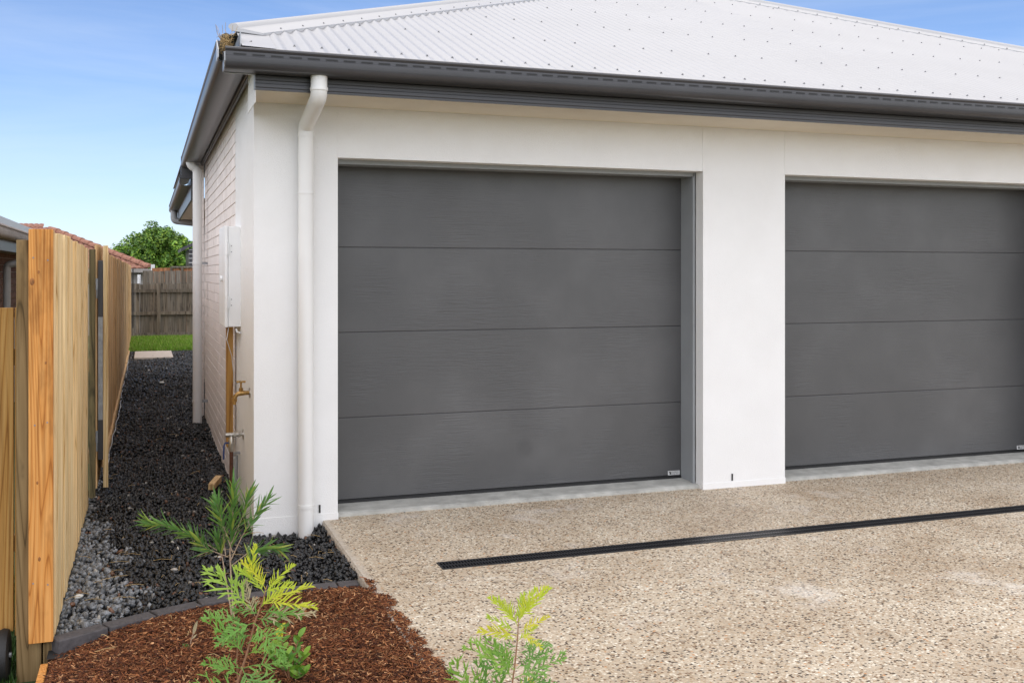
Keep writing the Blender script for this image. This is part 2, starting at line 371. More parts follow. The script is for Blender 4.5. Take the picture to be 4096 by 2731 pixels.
col = lum[:, None] * np.array([.97, 1.02, 1.08])[None]
od = rng.random(n)
col = np.where((od < .018)[:, None], np.array([.16, .075, .04]) * rng.uniform(.4, 1.3, (n, 1)), col)
col = np.where((od > .992)[:, None], np.array([.42, .39, .34]) * rng.uniform(.6, 1.2, (n, 1)), col)
o = stuff(stones(np.column_stack([P2, hz]), size, col, M['stone'], 'gravel'))
tag(o, 'black crushed gravel path between the paling fence and the house wall', 'gravel')

# mulch chips
def chips(n, fx):
    P = fx(n); n = len(P)
    L = rng.uniform(.004, .015, n) * np.where(rng.random(n) < .06, 2.2, 1); Wd = rng.uniform(.0009, .0026, n) * np.where(rng.random(n) < .08, 2.3, 1); T = rng.uniform(.0006, .0016, n)
    yaw = rng.uniform(0, math.pi, n); pit = rng.normal(0, .32, n); rl = rng.normal(0, .6, n)
    B = np.array([(x, y, z) for z in (-1, 1) for y in (-1, 1) for x in (-1, 1)], float)
    X = B[None] * np.stack([L, Wd, T], 1)[:, None, :]
    X[:, [0, 4], 1] *= .35; X[:, [3, 7], 1] *= .5
    cr, sr, cp, sp_, cy, sy = np.cos(rl), np.sin(rl), np.cos(pit), np.sin(pit), np.cos(yaw), np.sin(yaw)
    y1 = X[..., 1] * cr[:, None] - X[..., 2] * sr[:, None]; z1 = X[..., 1] * sr[:, None] + X[..., 2] * cr[:, None]
    x2 = X[..., 0] * cp[:, None] + z1 * sp_[:, None]; z2 = -X[..., 0] * sp_[:, None] + z1 * cp[:, None]
    x3 = x2 * cy[:, None] - y1 * sy[:, None]; y3 = x2 * sy[:, None] + y1 * cy[:, None]
    V = np.stack([x3, y3, z2], -1) + P[:, None, :]
    Q = np.array([(4, 5, 7, 6), (0, 1, 5, 4), (2, 6, 7, 3), (0, 4, 6, 2), (1, 3, 7, 5)])
    F = (Q[None] + (np.arange(n) * 8)[:, None, None]).reshape(-1, 4)
    pal = np.array([(.055, .019, .008), (.10, .036, .013), (.15, .058, .021), (.20, .085, .032), (.27, .14, .06), (.42, .27, .14), (.035, .014, .007)])
    c = pal[rng.choice(7, n, p=[.19, .22, .2, .15, .11, .06, .07])] * rng.uniform(.6, 1.25, (n, 1)) * np.array([1.28, 1.08, 1.0])
    return V.reshape(-1, 3), F, np.repeat(c, 8, 0)
def mulch_pts(n):
    x = rng.uniform(-.97, .47, n); y = -1.16 - rng.random(n) ** 1.0 * 2.6
    lim = .425 + .010 * np.sin(y * 9) + .012 * np.sin(y * 23 + 1) + .010 * np.sin(y * 51) + np.interp(y, [-3.2, -2.5, -1.75, -1.65, -1.5, -1.2], [.03, .065, .02, .07, .015, -.015])
    k = (y < edge_y(x) - .035) & (x < lim - np.abs(rng.normal(0, .022, n)))
    x, y = x[k], y[k]; z = mulch_z(x, y) + rng.uniform(-.008, .016, len(x)); z = np.where(x > .405, rng.uniform(.001, .006, len(x)), z)
    return np.stack([x, y, z], 1)
V_, F_, c_ = chips(105000, mulch_pts)
o = stuff(link('mulch', fast_mesh('mulch', V_, F_, M['chip'], c_))); tag(o, 'reddish brown bark mulch in the front garden bed', 'mulch')

# grass blades
def grass(name, label, x0, x1, y0, y1, zf, n, h, cols, wid=.0025):
    x = rng.uniform(x0, x1, n); y = rng.uniform(y0, y1, n); z = zf(x, y); a = rng.uniform(0, 2 * math.pi, n)
    hh = h * rng.uniform(.5, 1.2, n); l = hh * rng.uniform(.1, .7, n); b = rng.uniform(0, 2 * math.pi, n); w = wid * rng.uniform(.7, 1.4, n)
    A = np.stack([x - np.cos(a) * w, y - np.sin(a) * w, z], 1); B = np.stack([x + np.cos(a) * w, y + np.sin(a) * w, z], 1)
    T = np.stack([x + np.cos(b) * l, y + np.sin(b) * l, z + hh], 1)
    V = np.stack([A, B, T], 1).reshape(-1, 3); F = np.arange(3 * n).reshape(-1, 3)
    c = np.array(cols)[rng.integers(0, len(cols), n)] * rng.uniform(.7, 1.3, (n, 1))
    o = stuff(link(name, fast_mesh(name, V, F, M['blade'], np.repeat(c, 3, 0)))); tag(o, label, 'grass'); return o
grass('lawn_grass', 'bright green lawn strip in front of the weathered back fence', -.93, 1.2, 15.42, 19.3, lambda x, y: -.05 + .05 * np.clip((y - 15.4) / 2.5, 0, 1), 26000, .06,
      [(.15, .33, .025), (.22, .42, .03), (.12, .27, .02), (.34, .38, .10)], .006)
grass('neighbour_grass', 'dark green grass left of the near fence post', -1.75, -1.10, -2.3, .2, lambda x, y: -.22 + 0 * x, 9000, .06, [(.03, .08, .012), (.045, .11, .015), (.025, .06, .01)], .003)  # dark green blade colours

# ------------------------------------------------------------------ the house
TP = math.tan(R(22.5))
def zf(y): return 2.7125 + (y + .55) * TP
house = thing('garage_house', 'white rendered house with two charcoal garage doors and corrugated white roof', 'house')
HW = 10.65; A0, A1, B0, B1 = .498, 3.028, 3.692, 6.245; SOF = 2.508
w = MB(); ZB = -.3
w.box(0, A0, 0, .24, ZB, 2.735); w.box(A1, B0, 0, .24, ZB, 2.66); w.box(B1, HW, 0, .24, ZB, 2.66)
w.box(A0, A1, .0005, .24, 2.2, 2.66); w.box(B0, B1, .0005, .24, 2.2, 2.66)
w.box(0, .24, .24, 1.33, ZB, 2.74); w.box(HW - .24, HW, .24, 11, ZB, 2.66); w.box(.24, HW - .24, 10.8, 11, ZB, 2.66)
fw_ = kid('front_wall', w, M['render'], house)
for i, (x0, x1) in enumerate(((-.004, A0 + .003), (A1 - .003, B0 + .003), (B1 - .003, HW))):
    kid('plinth', MB().box(x0, x1, -.004, .098, ZB, .04), M['render'], house)
for x in (A0, A1, B0, B1):
    kid('control_joint', MB().box(x - .004, x + .004, -.002, .004, 2.2, 2.5), M['render'], house)
for x in (.388, 3.258):
    kid('weep_hole', MB().box(x - .005, x + .005, -.0055, .02, .048, .096), M['seal'], house)
# garage doors
def text_mesh(s, size):
    cu = bpy.data.curves.new('t', 'FONT'); cu.body = s; cu.size = size; q = bpy.data.objects.new('t', cu); C.objects.link(q)
    bpy.context.view_layer.update(); dg = bpy.context.evaluated_depsgraph_get(); me = bpy.data.meshes.new_from_object(q.evaluated_get(dg))
    vs = [v.co.copy() for v in me.vertices]; fs = [tuple(p.vertices) for p in me.polygons]
    bpy.data.objects.remove(q); bpy.data.meshes.remove(me); return vs, fs
T1 = text_mesh('GLIDEROL', 1.0); T2 = text_mesh('garage doors', 1.0)
def garage_door(x0, x1):
    D = .30
    gd = bpy.data.objects.new('garage_door', None); C.objects.link(gd); gd.parent = house
    zs = [.048, .571, 1.117, 1.662, 2.24]
    for i in range(4):
        kid('door_panel', MB().box(x0 - .05, x1 + .05, D, D + .04, zs[i] + .0016, zs[i + 1] - .0016), M['door'], gd, bevel=.004)
    kid('door_backing', MB().box(x0 - .05, x1 + .05, D + .006, D + .035, .05, 2.25), M['char'], gd)
    kid('bottom_seal', MB().box(x0, x1, D - .004, D + .03, .041, .0475).box(x0, x1, D - .009, D + .03, .0285, .0405), M['seal'], gd)
    f = MB().box(x1 - .008, x1 + .012, .10, D - .001, .018, 2.2).box(x1 - .022, x1 + .012, .10, .135, .002, 2.2)
    f.box(x0 - .012, x0 + .008, .10, D - .001, .018, 2.2).box(x0 - .012, x0 + .014, .10, .15, .002, 2.2)
    f.box(x0 + .008, x1 - .008, .12, D - .001, 2.178, 2.21).box(x0 + .014, x1 - .014, .10, .15, 2.172, 2.21)
    kid('door_frame', f, M['frame'], gd, bevel=.002)
    s = MB(); sx0, sz0 = x1 - .112, .052; wd, ht = .094, .030; y = D - .0015
    s.box(sx0, sx0 + wd, y, D + .001, sz0, sz0 + ht, 0)
    s.box(sx0 + .008, sx0 + .026, y - .0006, y, sz0 + .005, sz0 + .025, 1)
    arc = [(sx0 + .0225 - .010 * math.sin(a), sz0 + .0215 - .0145 * (1 - math.cos(a)) / 1.0) for a in np.linspace(0, 2.2, 9)]
    for (ax, az_), (bx, bz) in zip(arc[:-1], arc[1:]):
        s.add([(ax, y - .0012, az_), (bx, y - .0012, bz), (bx - .0028, y - .0012, bz + .0006), (ax - .0028, y - .0012, az_ + .0006)], [(0, 1, 2, 3)], 0)
    for (vs, fs), px, pz, wid in ((T1, .0285, .0165, .058), (T2, .029, .0065, .056)):
        xm = max(v.x for v in vs); k = wid / xm
        kz = k * (1.15 if pz > .01 else 1.2)
        s.add([(sx0 + px + v.x * k, y - .0009, sz0 + pz + v.y * kz) for v in vs], fs, 1)
    kid('maker_sticker', s, [M['sticker'], M['ink']], gd)
    sill = MB(); pr = [(.035, 0.0), (.035, .012), (.060, .03), (.36, .034), (.36, -.02), (.035, -.02)]
    sill.extrude(pr, lambda p: (x0 + .012, p[0] + .02, p[1] - .022), lambda p: (x1 - .012, p[0] + .02, p[1] - .022))
    ss = MB().extrude([(.045, -.1), (.047, .019), (.066, .026), (D + .06, .029), (D + .06, -.1)], lambda p: (x0 + .001, p[0], p[1]), lambda p: (x1 - .001, p[0], p[1]))
    kid('door_sill', ss, M['sill'], gd)
    return gd
garage_door(A0, A1); garage_door(B0, B1)

# soffits, fascias and gutters
FY, FX = -.445, -.105; SGX = -.245
kid('soffit', MB().box(-.030, HW + .2, FY + .001, 0.02, SOF, SOF + .006), M['soffit'], house)
prof = [(0, 0), (0, .012), (-.006, .016), (-.006, .034), (0, .038), (0, .052), (-.006, .056), (-.006, .080), (0, .084), (0, .098), (-.006, .102), (-.006, .150), (.016, .16), (.016, 0)]
kid('front_fascia', MB().extrude(prof, lambda p: (-.035, FY + p[0], 2.506 + p[1]), lambda p: (HW + .2, FY + p[0], 2.506 + p[1])), M['char'], house)
kid('side_fascia', MB().extrude(prof, lambda p: (-.030 - .035 * p[1] / .16 + p[0], FY + .05, 2.665 + p[1] * .75), lambda p: (-.030 - .035 * p[1] / .16 + p[0], 5.42, 2.665 + p[1] * .75)), M['char'], house)
kid('corner_bracket', MB().box(-.0385, -.0355, FY - .004, FY + .05, 2.51, 2.62).box(-.20, -.036, FY - .028, FY - .012, 2.583, 2.592), M['galv'], house)
kid('soffit_end_board', MB().box(-.034, -.0305, FY + .02, -.001, 2.44, 2.70), M['render'], house)
kid('eave_gap_shade', MB().box(SGX + .131, -.03, -.40, 5.42, 2.70, 2.712), M['char'], house)  # dark strip standing in for the shaded gap between gutter and fascia
gp = [(.022, -.012), (.017, -.001), (.008, .001), (0, -.004), (-.003, -.012), (0.002, -.021), (.006, -.024), (.006, -.046), (.001, -.049), (.001, -.078), (.005, -.094), (.016, -.108), (.034, -.115), (.13, -.115), (.13, -.02), (.126, -.02), (.126, -.111), (.036, -.111), (.019, -.104), (.009, -.092), (.005, -.078), (.010, -.046), (.010, -.024), (.014, -.02)]
GO, GT = -.605, 2.702
fg = kid('front_gutter', MB().extrude(gp, lambda p: (-.205, GO + p[0], GT + p[1]), lambda p: (HW + .3, GO + p[0], GT + p[1])), M['char'], house, smooth=35)
slot = MB().box(-.033, .033, -.0012, .002, -.0045, .0045).mesh('slot', M['char_dark'])
slip = MB().box(-.031, .031, -.0022, .001, -.0012, .0002).mesh('slot_lip', M['galv'])
for i in range(62):
    q = link('overflow_slot', slot, fg, (-.13 + .098 * i, GO + .0055, GT - .0385))
cap = [(.0, -.03), (.0, -.078), (.016, -.109), (.034, -.117), (.13, -.117), (.13, -.02), (.10, -.012)]
kid('gutter_end_cap', MB().extrude(cap, lambda p: (-.211, GO + p[0], GT + p[1]), lambda p: (-.2055, GO + p[0], GT + p[1])), M['galv'], house)
SGO, SGT = -.245, 2.755
sg = kid('side_gutter', MB().extrude(gp, lambda p: (SGO + p[0], -.470, SGT + p[1]), lambda p: (SGO + p[0], 5.46, SGT + p[1])), M['char'], house, smooth=35)
kid('gutter_mitre', MB().extrude([(-.470, .002), (-.606, -.075), (-.606, -.115), (-.470, -.115)], lambda p: (SGO + .001, p[0], SGT + p[1]), lambda p: (SGO + .006, p[0], SGT + p[1])), M['roof'], house)
kid('gutter_return', MB().box(SGO, FX + .02, 5.462, 5.53, 2.53, 2.765), M['char'], house)
kid('gutter_back_flange', MB().box(SGO + .127, SGO + .133, -.46, .30, 2.66, 2.815), M['galv'], house)
sg2 = kid('rear_side_gutter', MB().extrude(gp, lambda p: (-.262 + p[0], 5.532, 2.57 + p[1]), lambda p: (-.262 + p[0], 10.9, 2.57 + p[1])), M['char'], house, smooth=35)
kid('rear_fascia', MB().box(-.14, -.12, 5.535, 10.9, 2.30, 2.55), M['char'], house)
kid('rear_soffit', MB().box(-.138, .3, 5.6, 10.9, 2.32, 2.326), M['soffit'], house)
# front downpipe
def bend(a, b, c, r, n=6):
    a, b, c = Vector(a), Vector(b), Vector(c); u = (a - b).normalized(); v = (c - b).normalized()
    p0 = b + u * r; p1 = b + v * r
    return [((p0 * (1 - t) ** 2) + b * 2 * t * (1 - t) + p1 * t * t) for t in np.linspace(0, 1, n)]
def downpipe(p_top, p_e1, p_e2, p_bot, r, collars, mat, name='downpipe'):
    m = MB(); m.tube([Vector(p_top)] + bend(p_top, p_e1, p_e2, .05) + bend(p_e1, p_e2, p_bot, .05) + [Vector(p_bot)], r, 28)
    dp = kid(name, m, mat, house, smooth=30)
    for (a, b) in collars:
        q = obj('collar', MB().tube([a, b], r + .0035, 28), mat, dp, smooth=30)
    return dp
downpipe((.303, -.515, 2.60), (.303, -.515, 2.475), (.298, -.058, 2.375), (.298, -.058, -.10), .0455,
         [((.303, -.515, 2.525), (.303, -.515, 2.508)), ((.298, -.058, 2.335), (.298, -.058, 2.305)), ((.298, -.058, 1.978), (.298, -.058, 1.968)), ((.298, -.058, .118), (.298, -.058, .098))], M['pvc'])
downpipe((-.17, 4.85, 2.66), (-.17, 4.85, 2.60), (-.102, 4.85, 2.58), (-.102, 4.85, -.10), .046,
         [((-.102, 4.85, 1.62), (-.102, 4.85, 1.585)), ((-.102, 4.85, .185), (-.102, 4.85, .165))], M['pvc'])
for z in (1.60, .175):
    kid('pipe_bracket', MB().box(-.06, .004, 4.835, 4.865, z - .012, z + .012), M['galv'], house)
downpipe((-.20, 10.3, 2.47), (-.20, 10.3, 2.30), (.10, 10.3, 2.27), (.30, 10.3, 2.265), .05, [((-.02, 10.3, 2.285), (.0, 10.3, 2.283))], M['pvc_shade'])

# brick side wall
kid('brick_backing', MB().box(.006, .20, 1.331, 5.5, ZB, 2.72).box(-.118, -.006, 5.456, 5.6, ZB, 2.70).box(.20, .30, 5.60, 11, ZB, 2.33), M['mortar'], house)
bm_ = MB().box(0, .09, -.115, .115, -.038, .038).mesh('brick', M['brick']); bh = MB().box(0, .09, -.0525, .0525, -.038, .038).mesh('half_brick', M['brick'])
bricks = []
for r in range(33):
    z = -.105 + r * .086
    off = 0 if r % 2 else .12
    y = 1.334 + (.115 if off == 0 else .0525)
    first = True; yy = 1.334
    while yy < 5.44:
        L = .23 if not (first and off) else .105
        if yy + L > 5.452: break
        bricks.append((bm_ if L > .2 else bh, Vector((rng.uniform(-.001, .0012), yy + L / 2, z)), L)); yy += L + .010; first = False
def vis(b):
    d_ = b[1] - cam.location; return b[2] * .08 * abs(d_.x) / d_.length ** 3
bricks.sort(key=vis, reverse=True); NB = 286
for me, loc, L in bricks[:NB]: link('brick', me, house, loc, (0, rng.normal(0, .002), 0))
rest = MB()
for me, loc, L in bricks[NB:]: rest.box(loc.x, loc.x + .09, loc.y - L / 2, loc.y + L / 2, loc.z - .038, loc.z + .038)
for r in range(33):
    z = -.105 + r * .086
    for x1 in ((-.006, -.246) if r % 2 else (-.006, -.126, -.366)):
        L = .11 if (r % 2 == 0 and x1 == -.006) else .23
        if max(x1 - L, -.12) < x1 - .01: rest.box(max(x1 - L, -.12), x1, 5.45, 5.55, z - .038, z + .038)
stuff(kid('brickwork', rest, M['brick'], house))
# roof
XA, YA = 5.15, 5.10; XC0, PER, AMP = .06, .076, .0085
def hipmax(x): return min(x - .05, 10.25 - x)
xs = np.arange(XC0, 10.6, PER / 8); V = []; F = []
for x in xs:
    c = AMP * math.cos(2 * math.pi * (x - XC0) / PER + math.pi)
    ym = max(hipmax(x), -.50)
    V += [(x, -.59, zf(-.59) + c), (x, ym, zf(ym) + c)]
for i in range(len(xs) - 1): F.append((2 * i, 2 * i + 2, 2 * i + 3, 2 * i + 1))
roof = kid('front_roof_sheeting', MB().add(V, F), M['roof'], house, smooth=80)
ys = np.arange(-.25, 10.9, PER / 6); V = []; F = []
def zl(x): return zf(x - .05)
for y in ys:
    c = AMP * math.cos(2 * math.pi * y / PER); xm = min(y + .05, XA)
    V += [(-.20, y, zl(-.20) + c), (max(xm, -.199), y, zl(xm) + c)]
for i in range(len(ys) - 1): F.append((2 * i, 2 * i + 1, 2 * i + 3, 2 * i + 2))
kid('side_roof_sheeting', MB().add(V, F), M['roof'], house, smooth=80)
kid('rear_roof_sheeting', MB().add([(XA, YA, zf(YA)), (10.8, -.55, zf(-.55)), (10.8, 10.9, zf(-.55)), (XA, 10.9, zf(YA))], [(0, 1, 2, 3)]), M['roof'], house)
kid('corner_flashing', MB().add([(-.112, -.525, zf(-.525) + .004), (XC0 + .01, -.525, zf(-.525) - .002), (XC0 + .01, .01, zf(.01) - .002), (-.112, -.16, zf(-.16) + .004)], [(0, 1, 2, 3)]), M['roof'], house)
def hipcap(p0, p1, sign):
    """ridge capping: rolled crown, flange on both sides, scalloped lip on the front side"""
    p0, p1 = Vector(p0), Vector(p1); n = int((p1 - p0).length / (PER * 1.4142 * math.sqrt(1 + TP * TP / 2)) * 8)
    rows = []
    for i in range(n + 1):
        q = p0.lerp(p1, i / n); prs = []
        fx = q.x + sign * .165; fy = q.y
        c = AMP * math.cos(2 * math.pi * (fx - XC0) / PER + math.pi)
        prs.append((fx, fy, zf(fy) + (c if fx > XC0 else 0) + .0015))
        prs.append((fx, fy, zf(fy) + AMP + .006))
        prs.append((q.x + sign * .055, q.y, zf(q.y) + .022 + AMP))
        for a in np.linspace(0, math.pi, 7): prs.append((q.x + sign * .030 * math.cos(a), q.y, zf(q.y) + .034 + .026 * math.sin(a)))
        bx = q.x - sign * .14 * min(1, .1 + i / 24)
        prs.append((bx, q.y, zf(q.y) - abs(bx - q.x) * TP + AMP + .012))
        rows.append(prs)
    k = len(rows[0]); V = [v for r in rows for v in r]
    F = [(i * k + j, (i + 1) * k + j, (i + 1) * k + j + 1, i * k + j + 1) for i in range(n) for j in range(k - 1)]
    F.append(tuple(range(k)))
    return MB().add(V, F)
hc = kid('hip_capping', hipcap((-.13, -.18, zf(-.18)), (XA, YA, zf(YA)), 1), M['roof'], house, smooth=38)
kid('hip_capping', hipcap((10.6, -.35, zf(-.35)), (XA, YA, zf(YA)), -1), M['roof'], house, smooth=38)
sm = MB().tube([(0, 0, 0), (0, 0, .003)], .008, 8).tube([(0, 0, .003), (0, 0, .009)], .0048, 6).mesh('roof_screw', M['screw'])
def crest(x): return XC0 + PER * (math.floor((x - XC0) / PER) + .5)
pts = []
k = 0; x = crest(.14)
while x < 5.9: pts.append((x, -.47)); x += 2 * PER
for yrow in (.375, 1.215, 2.055, 2.89, 3.73, 4.5):
    x = crest(hipmax(99) if False else yrow + .05 + .26); st = 0
    while x < 10.0:
        if yrow < hipmax(x) - .2 and len(pts) < 285: pts.append((x, yrow))
        x += PER * (3 if st % 3 else 4); st += 1
for (x, y) in pts: link('roof_screw', sm, house, (x, y, zf(y) + AMP - .001), (R(22.5), 0, 0))
for i in range(30):
    x = crest(.12 + i * 2 * PER + .02); y = x - .165 - .05 + .02
    link('capping_screw', sm, hc, (x - .02, y, zf(y) + AMP + .008), (R(22.5), 0, 0))
for i in range(26):
    x = crest(9.9 - i * 2 * PER); y = 10.25 - x - .15
    if x > 5.6: link('capping_screw', sm, hc, (x, y, zf(y) + AMP + .008), (R(22.5), 0, 0))

# ------------------------------------------------------------------ things on the house
nest = thing('straw_nest', 'tangle of dry brown straw stuck in the gutter corner', 'nest', (-.185, -.35, 2.72))
m = MB(); r_ = random.Random(3)
for i in range(105):
    a = r_.uniform(0, 6.28); L = r_.uniform(.03, .09); rad = r_.uniform(0, .045)
    p = Vector((math.cos(a) * rad * .8, math.sin(a) * rad * 2.2, r_.uniform(0, .085)))
    d_ = Vector((r_.gauss(0, .7), r_.gauss(0, .8), r_.gauss(0.1, .5))).normalized() * L
    m.tube([p - d_ / 2, p + Vector((0, 0, r_.uniform(0, .012))), p + d_ / 2], .0011, 4)
for i in range(9):
    a = r_.uniform(-.8, .8); p = Vector((r_.uniform(-.03, .03), r_.uniform(-.04, .04), .06)); m.tube([p, p + Vector((math.sin(a) * .05, r_.uniform(-.03, .03), .05)), p + Vector((math.sin(a) * .07, 0, r_.uniform(.06, .12)))], .001, 4)
obj('straw', m, M['straw'], nest)

mb_ = thing('meter_box', 'white steel electricity meter box on the brick side wall', 'meter box', (-.05, 1.18, 1.13))
kid('cabinet', MB().box(-.082, .004, .90, 1.45, 1.135, 1.812), M['white_box'], mb_, bevel=.004)
kid('cabinet_door', MB().box(-.104, -.0835, .893, 1.455, 1.132, 1.816), M['white_box'], mb_, bevel=.004)
for z in (1.66, 1.30):
    h = kid('hinge', MB().tube([(-.092, .882, z - .045), (-.092, .882, z + .045)], .006, 8).box(-.092, -.074, .892, .8985, z - .04, z + .04), M['white_box'], mb_)
    for dz in (-.02, .02):
        q = obj('hinge_screw', MB().tube([(-.06, .8995, z + dz), (-.06, .896, z + dz)], .004, 8), M['galv'], h)
for z in (1.74, 1.40): kid('cabinet_screw', MB().tube([(-.035, .90, z), (-.035, .896, z)], .005, 8), M['white_box'], mb_)
kid('door_latch', MB().tube([(-.108, 1.10, 1.46), (-.122, 1.10, 1.46)], .02, 12), M['white_box'], mb_)
tag(kid('conduit_board', MB().box(-.066, -.022, 1.25, 1.34, .27, 1.13), M['amber'], mb_), 'x', 'x'); 
q = bpy.data.objects['conduit_board']; del q['label']; del q['category']
q.parent = None; q.location = (0, 0, 0); tag(q, 'upright treated timber board under the white meter box', 'board')
cb = MB().tube([(-.075, .93, 1.14), (-.09, .92, 1.05), (-.05, 1.0, .93), (-.03, 1.1, .80), (-.02, 1.2, .70)], .0028, 6)
tag(obj('loose_cable', cb, M['plastic_w'], smooth=True), 'thin white cable dangling under the meter box', 'cable')
tag(obj('cable_end', MB().tube([(-.03, .9, 1.12), (-.025, .88, 1.10), (-.005, .86, 1.095)], .006, 8), M['plastic_w'], smooth=True), 'short white cable stub below the meter box edge', 'cable')

tap = thing('garden_tap', 'brass garden tap on the white wall corner', 'tap', (0, .225, .764))
kid('wall_plate', MB().tube([(0, .225, .764), (-.006, .225, .764)], .032, 20), M['chrome'], tap, smooth=30)
kid('body', MB().tube([(-.004, .225, .764), (-.03, .225, .764), (-.055, .225, .764), (-.075, .225, .758), (-.092, .225, .742), (-.095, .225, .722)], [.012, .013, .017, .014, .012, .013], 14), M['brass'], tap, smooth=60)
kid('hose_fitting', MB().tube([(-.095, .225, .735), (-.095, .225, .712)], .018, 8).tube([(-.095, .225, .712), (-.095, .225, .695)], .0115, 12), M['brass'], tap)
kid('bonnet', MB().tube([(-.055, .225, .770), (-.055, .225, .795)], .014, 6).tube([(-.055, .225, .795), (-.055, .225, .828)], .006, 10), M['brass'], tap)
hd = MB().tube([(-.082, .225, .832), (-.055, .225, .834), (-.028, .225, .832)], [.007, .005, .007], 8).tube([(-.055, .198, .832), (-.055, .225, .834), (-.055, .252, .832)], [.007, .005, .007], 8)
kid('handle', hd, M['brass'], tap, smooth=60)

vl = thing('isolation_valve', 'nickel stop valve with blue lever and brown pipe below the tap', 'valve', (0, .674, .444))
kid('wall_plate', MB().tube([(0, .674, .444), (-.006, .674, .444)], .034, 20), M['chrome'], vl, smooth=30)
kid('body', MB().tube([(-.004, .674, .444), (-.03, .674, .444)], .010, 12).tube([(-.022, .674, .444), (-.034, .674, .444)], .018, 6).tube([(-.034, .674, .444), (-.115, .674, .444)], .015, 14).tube([(-.05, .674, .444), (-.062, .674, .444)], .019, 6).tube([(-.078, .674, .444), (-.078, .674, .415), (-.078, .674, .385), (-.078, .674, .355), (-.078, .674, .335)], [.011, .019, .022, .018, .017], 14), M['chrome'], vl, smooth=50)
kid('lever', MB().tube([(-.078, .674, .39), (-.118, .66, .395), (-.126, .655, .375), (-.128, .655, .29)], .006, 8), M['blue'], vl, smooth=60)
kid('pipe', MB().tube([(-.078, .674, .34), (-.078, .674, -.12)], .0125, 12), M['copper'], vl, smooth=60)
cn = thing('grey_conduit', 'grey plastic conduit elbow against the wall behind the brown pipe', 'conduit', (-.03, 1.0, -.1))
kid('conduit_body', MB().tube([(-.035, .95, .26), (-.035, .95, .10)], [.024, .022], 14).tube([(-.035, .95, .11), (-.035, .95, .0)], [.015, .015], 12), M['pvc_shade'], cn, smooth=50)
kid('conduit_pipe', MB().tube([(-.03, .93, .01), (-.03, .93, -.12)], .009, 10), M['galv'], cn, smooth=60)
kid('clamp', MB().box(-.05, .002, .93, .97, .27, .285), M['galv'], cn)

# ------------------------------------------------------------------ trench drain
dr = thing('trench_drain', 'long black slotted trench drain across the driveway', 'drain', (GX0, (GY0 + GY1) / 2, 0))
kid('channel', MB().add([(GX0, GY0, -.05), (GX1, GY0, -.05), (GX1, GY1, -.05), (GX0, GY1, -.05), (GX0, GY0, .001), (GX1, GY0, .001), (GX1, GY1, .001), (GX0, GY1, .001)], [(0, 1, 2, 3), (0, 4, 5, 1), (3, 2, 6, 7), (0, 3, 7, 4)]), M['seal'], dr)
yc = (GY0 + GY1) / 2
fr = MB().box(GX0, GX1, GY0, GY0 + .013, -.03, .004).box(GX0, GX1, GY1 - .013, GY1, -.03, .004).box(GX0, GX0 + .012, GY0 + .013, GY1 - .013, -.03, .0038)
kid('frame', fr, M['grate'], dr, bevel=.0015)
kid('centre_bar', MB().box(GX0 + .012, GX1, yc - .008, yc + .008, -.02, .0035), M['grate'], dr)
bar = MB().box(-.0036, .0036, -.022, .022, -.016, .003).mesh('bar', M['grate'])
rb = MB(); cnt = 0; x = GX0 + .024
while x < GX1:
    for s_ in (-1, 1):
        y = yc + s_ * .030
        if cnt < 296:
            link('bar', bar, dr, (x - GX0, y - yc, 0)); cnt += 1
        else: rb.box(x - .0036, x + .0036, y - .022, y + .022, -.016, .003)
    x += .0165
stuff(kid('grate_bars', rb, M['grate'], dr))

# ------------------------------------------------------------------ edging
ed = thing('garden_edging', 'curved row of charcoal paver bricks edging the gravel', 'edging', (-.3, -1.25, -.1))
acc = [0]
for a, b in zip(EDGE[:-1], EDGE[1:]): acc.append(acc[-1] + math.dist(a, b))
def along(s): return Vector((np.interp(s, acc, ex), np.interp(s, acc, ey), 0))
s = .10; i = 0
while s < acc[-1] - .02:
    L = min(.222, acc[-1] - s); a, b = along(s), along(s + L); c = (a + b) / 2
    th = math.atan2(b.y - a.y, b.x - a.x)
    m = MB().box(-L / 2 + .004, L / 2 - .004, -.042, .042, -.06, .024)
    obj('edging_brick', m, M['paver'], ed, bevel=.005, loc=(c.x + .3, c.y + 1.25, .036 + rng.uniform(-.003, .003)), rot=(rng.normal(0, .02), rng.normal(0, .015), th)); s += L; i += 1

# ------------------------------------------------------------------ fences
def paling_mesh(name, w, h, t, mat, seed=0, notch=0):
    m = MB(); r_ = random.Random(seed); zs = [0, h * .33, h * .66, h]
    V = []
    for z in zs:
        dx = r_.uniform(-.0012, .0012); V += [(-t / 2 + dx, -w / 2, z), (t / 2 + dx, -w / 2 + .0015, z), (t / 2 + dx, w / 2 - .0015, z), (-t / 2 + dx, w / 2, z)]
    F = [(0, 3, 2, 1), (12, 13, 14, 15)]
    for k in range(3):
        for j in range(4): F.append((4 * k + j, 4 * k + (j + 1) % 4, 4 * k + 4 + (j + 1) % 4, 4 * k + 4 + j))
    return m.add(V, F).mesh(name, mat)
fa = thing('near_side_fence', 'new yellow pine paling fence with a broad orange end board', 'fence', (-.98, -1.5, -.06))
pm = [paling_mesh('paling', .0945, 1.735, .016, M['pine'], i) for i in range(5)]
y = -1.445; i = 0
while y < 1.32:
    link('paling', pm[i % 5], fa, (-.978 + .98 + rng.uniform(-.003, .003), y + 1.5, rng.uniform(-.006, .006) - .012 * max(0, (y + .5) / 1.8)), (rng.normal(0, .002), rng.normal(0, .002), rng.normal(0, .025)))
    y += .1; i += 1
kid('end_board', MB().box(-1.064, -.970, -1.530, -1.496, -.052, 1.680), M['orange'], fa, bevel=.002)
kid('post', MB().box(-1.114, -1.018, -1.494, -1.40, -.5, 1.635), M['brownpost'], fa, bevel=.003)
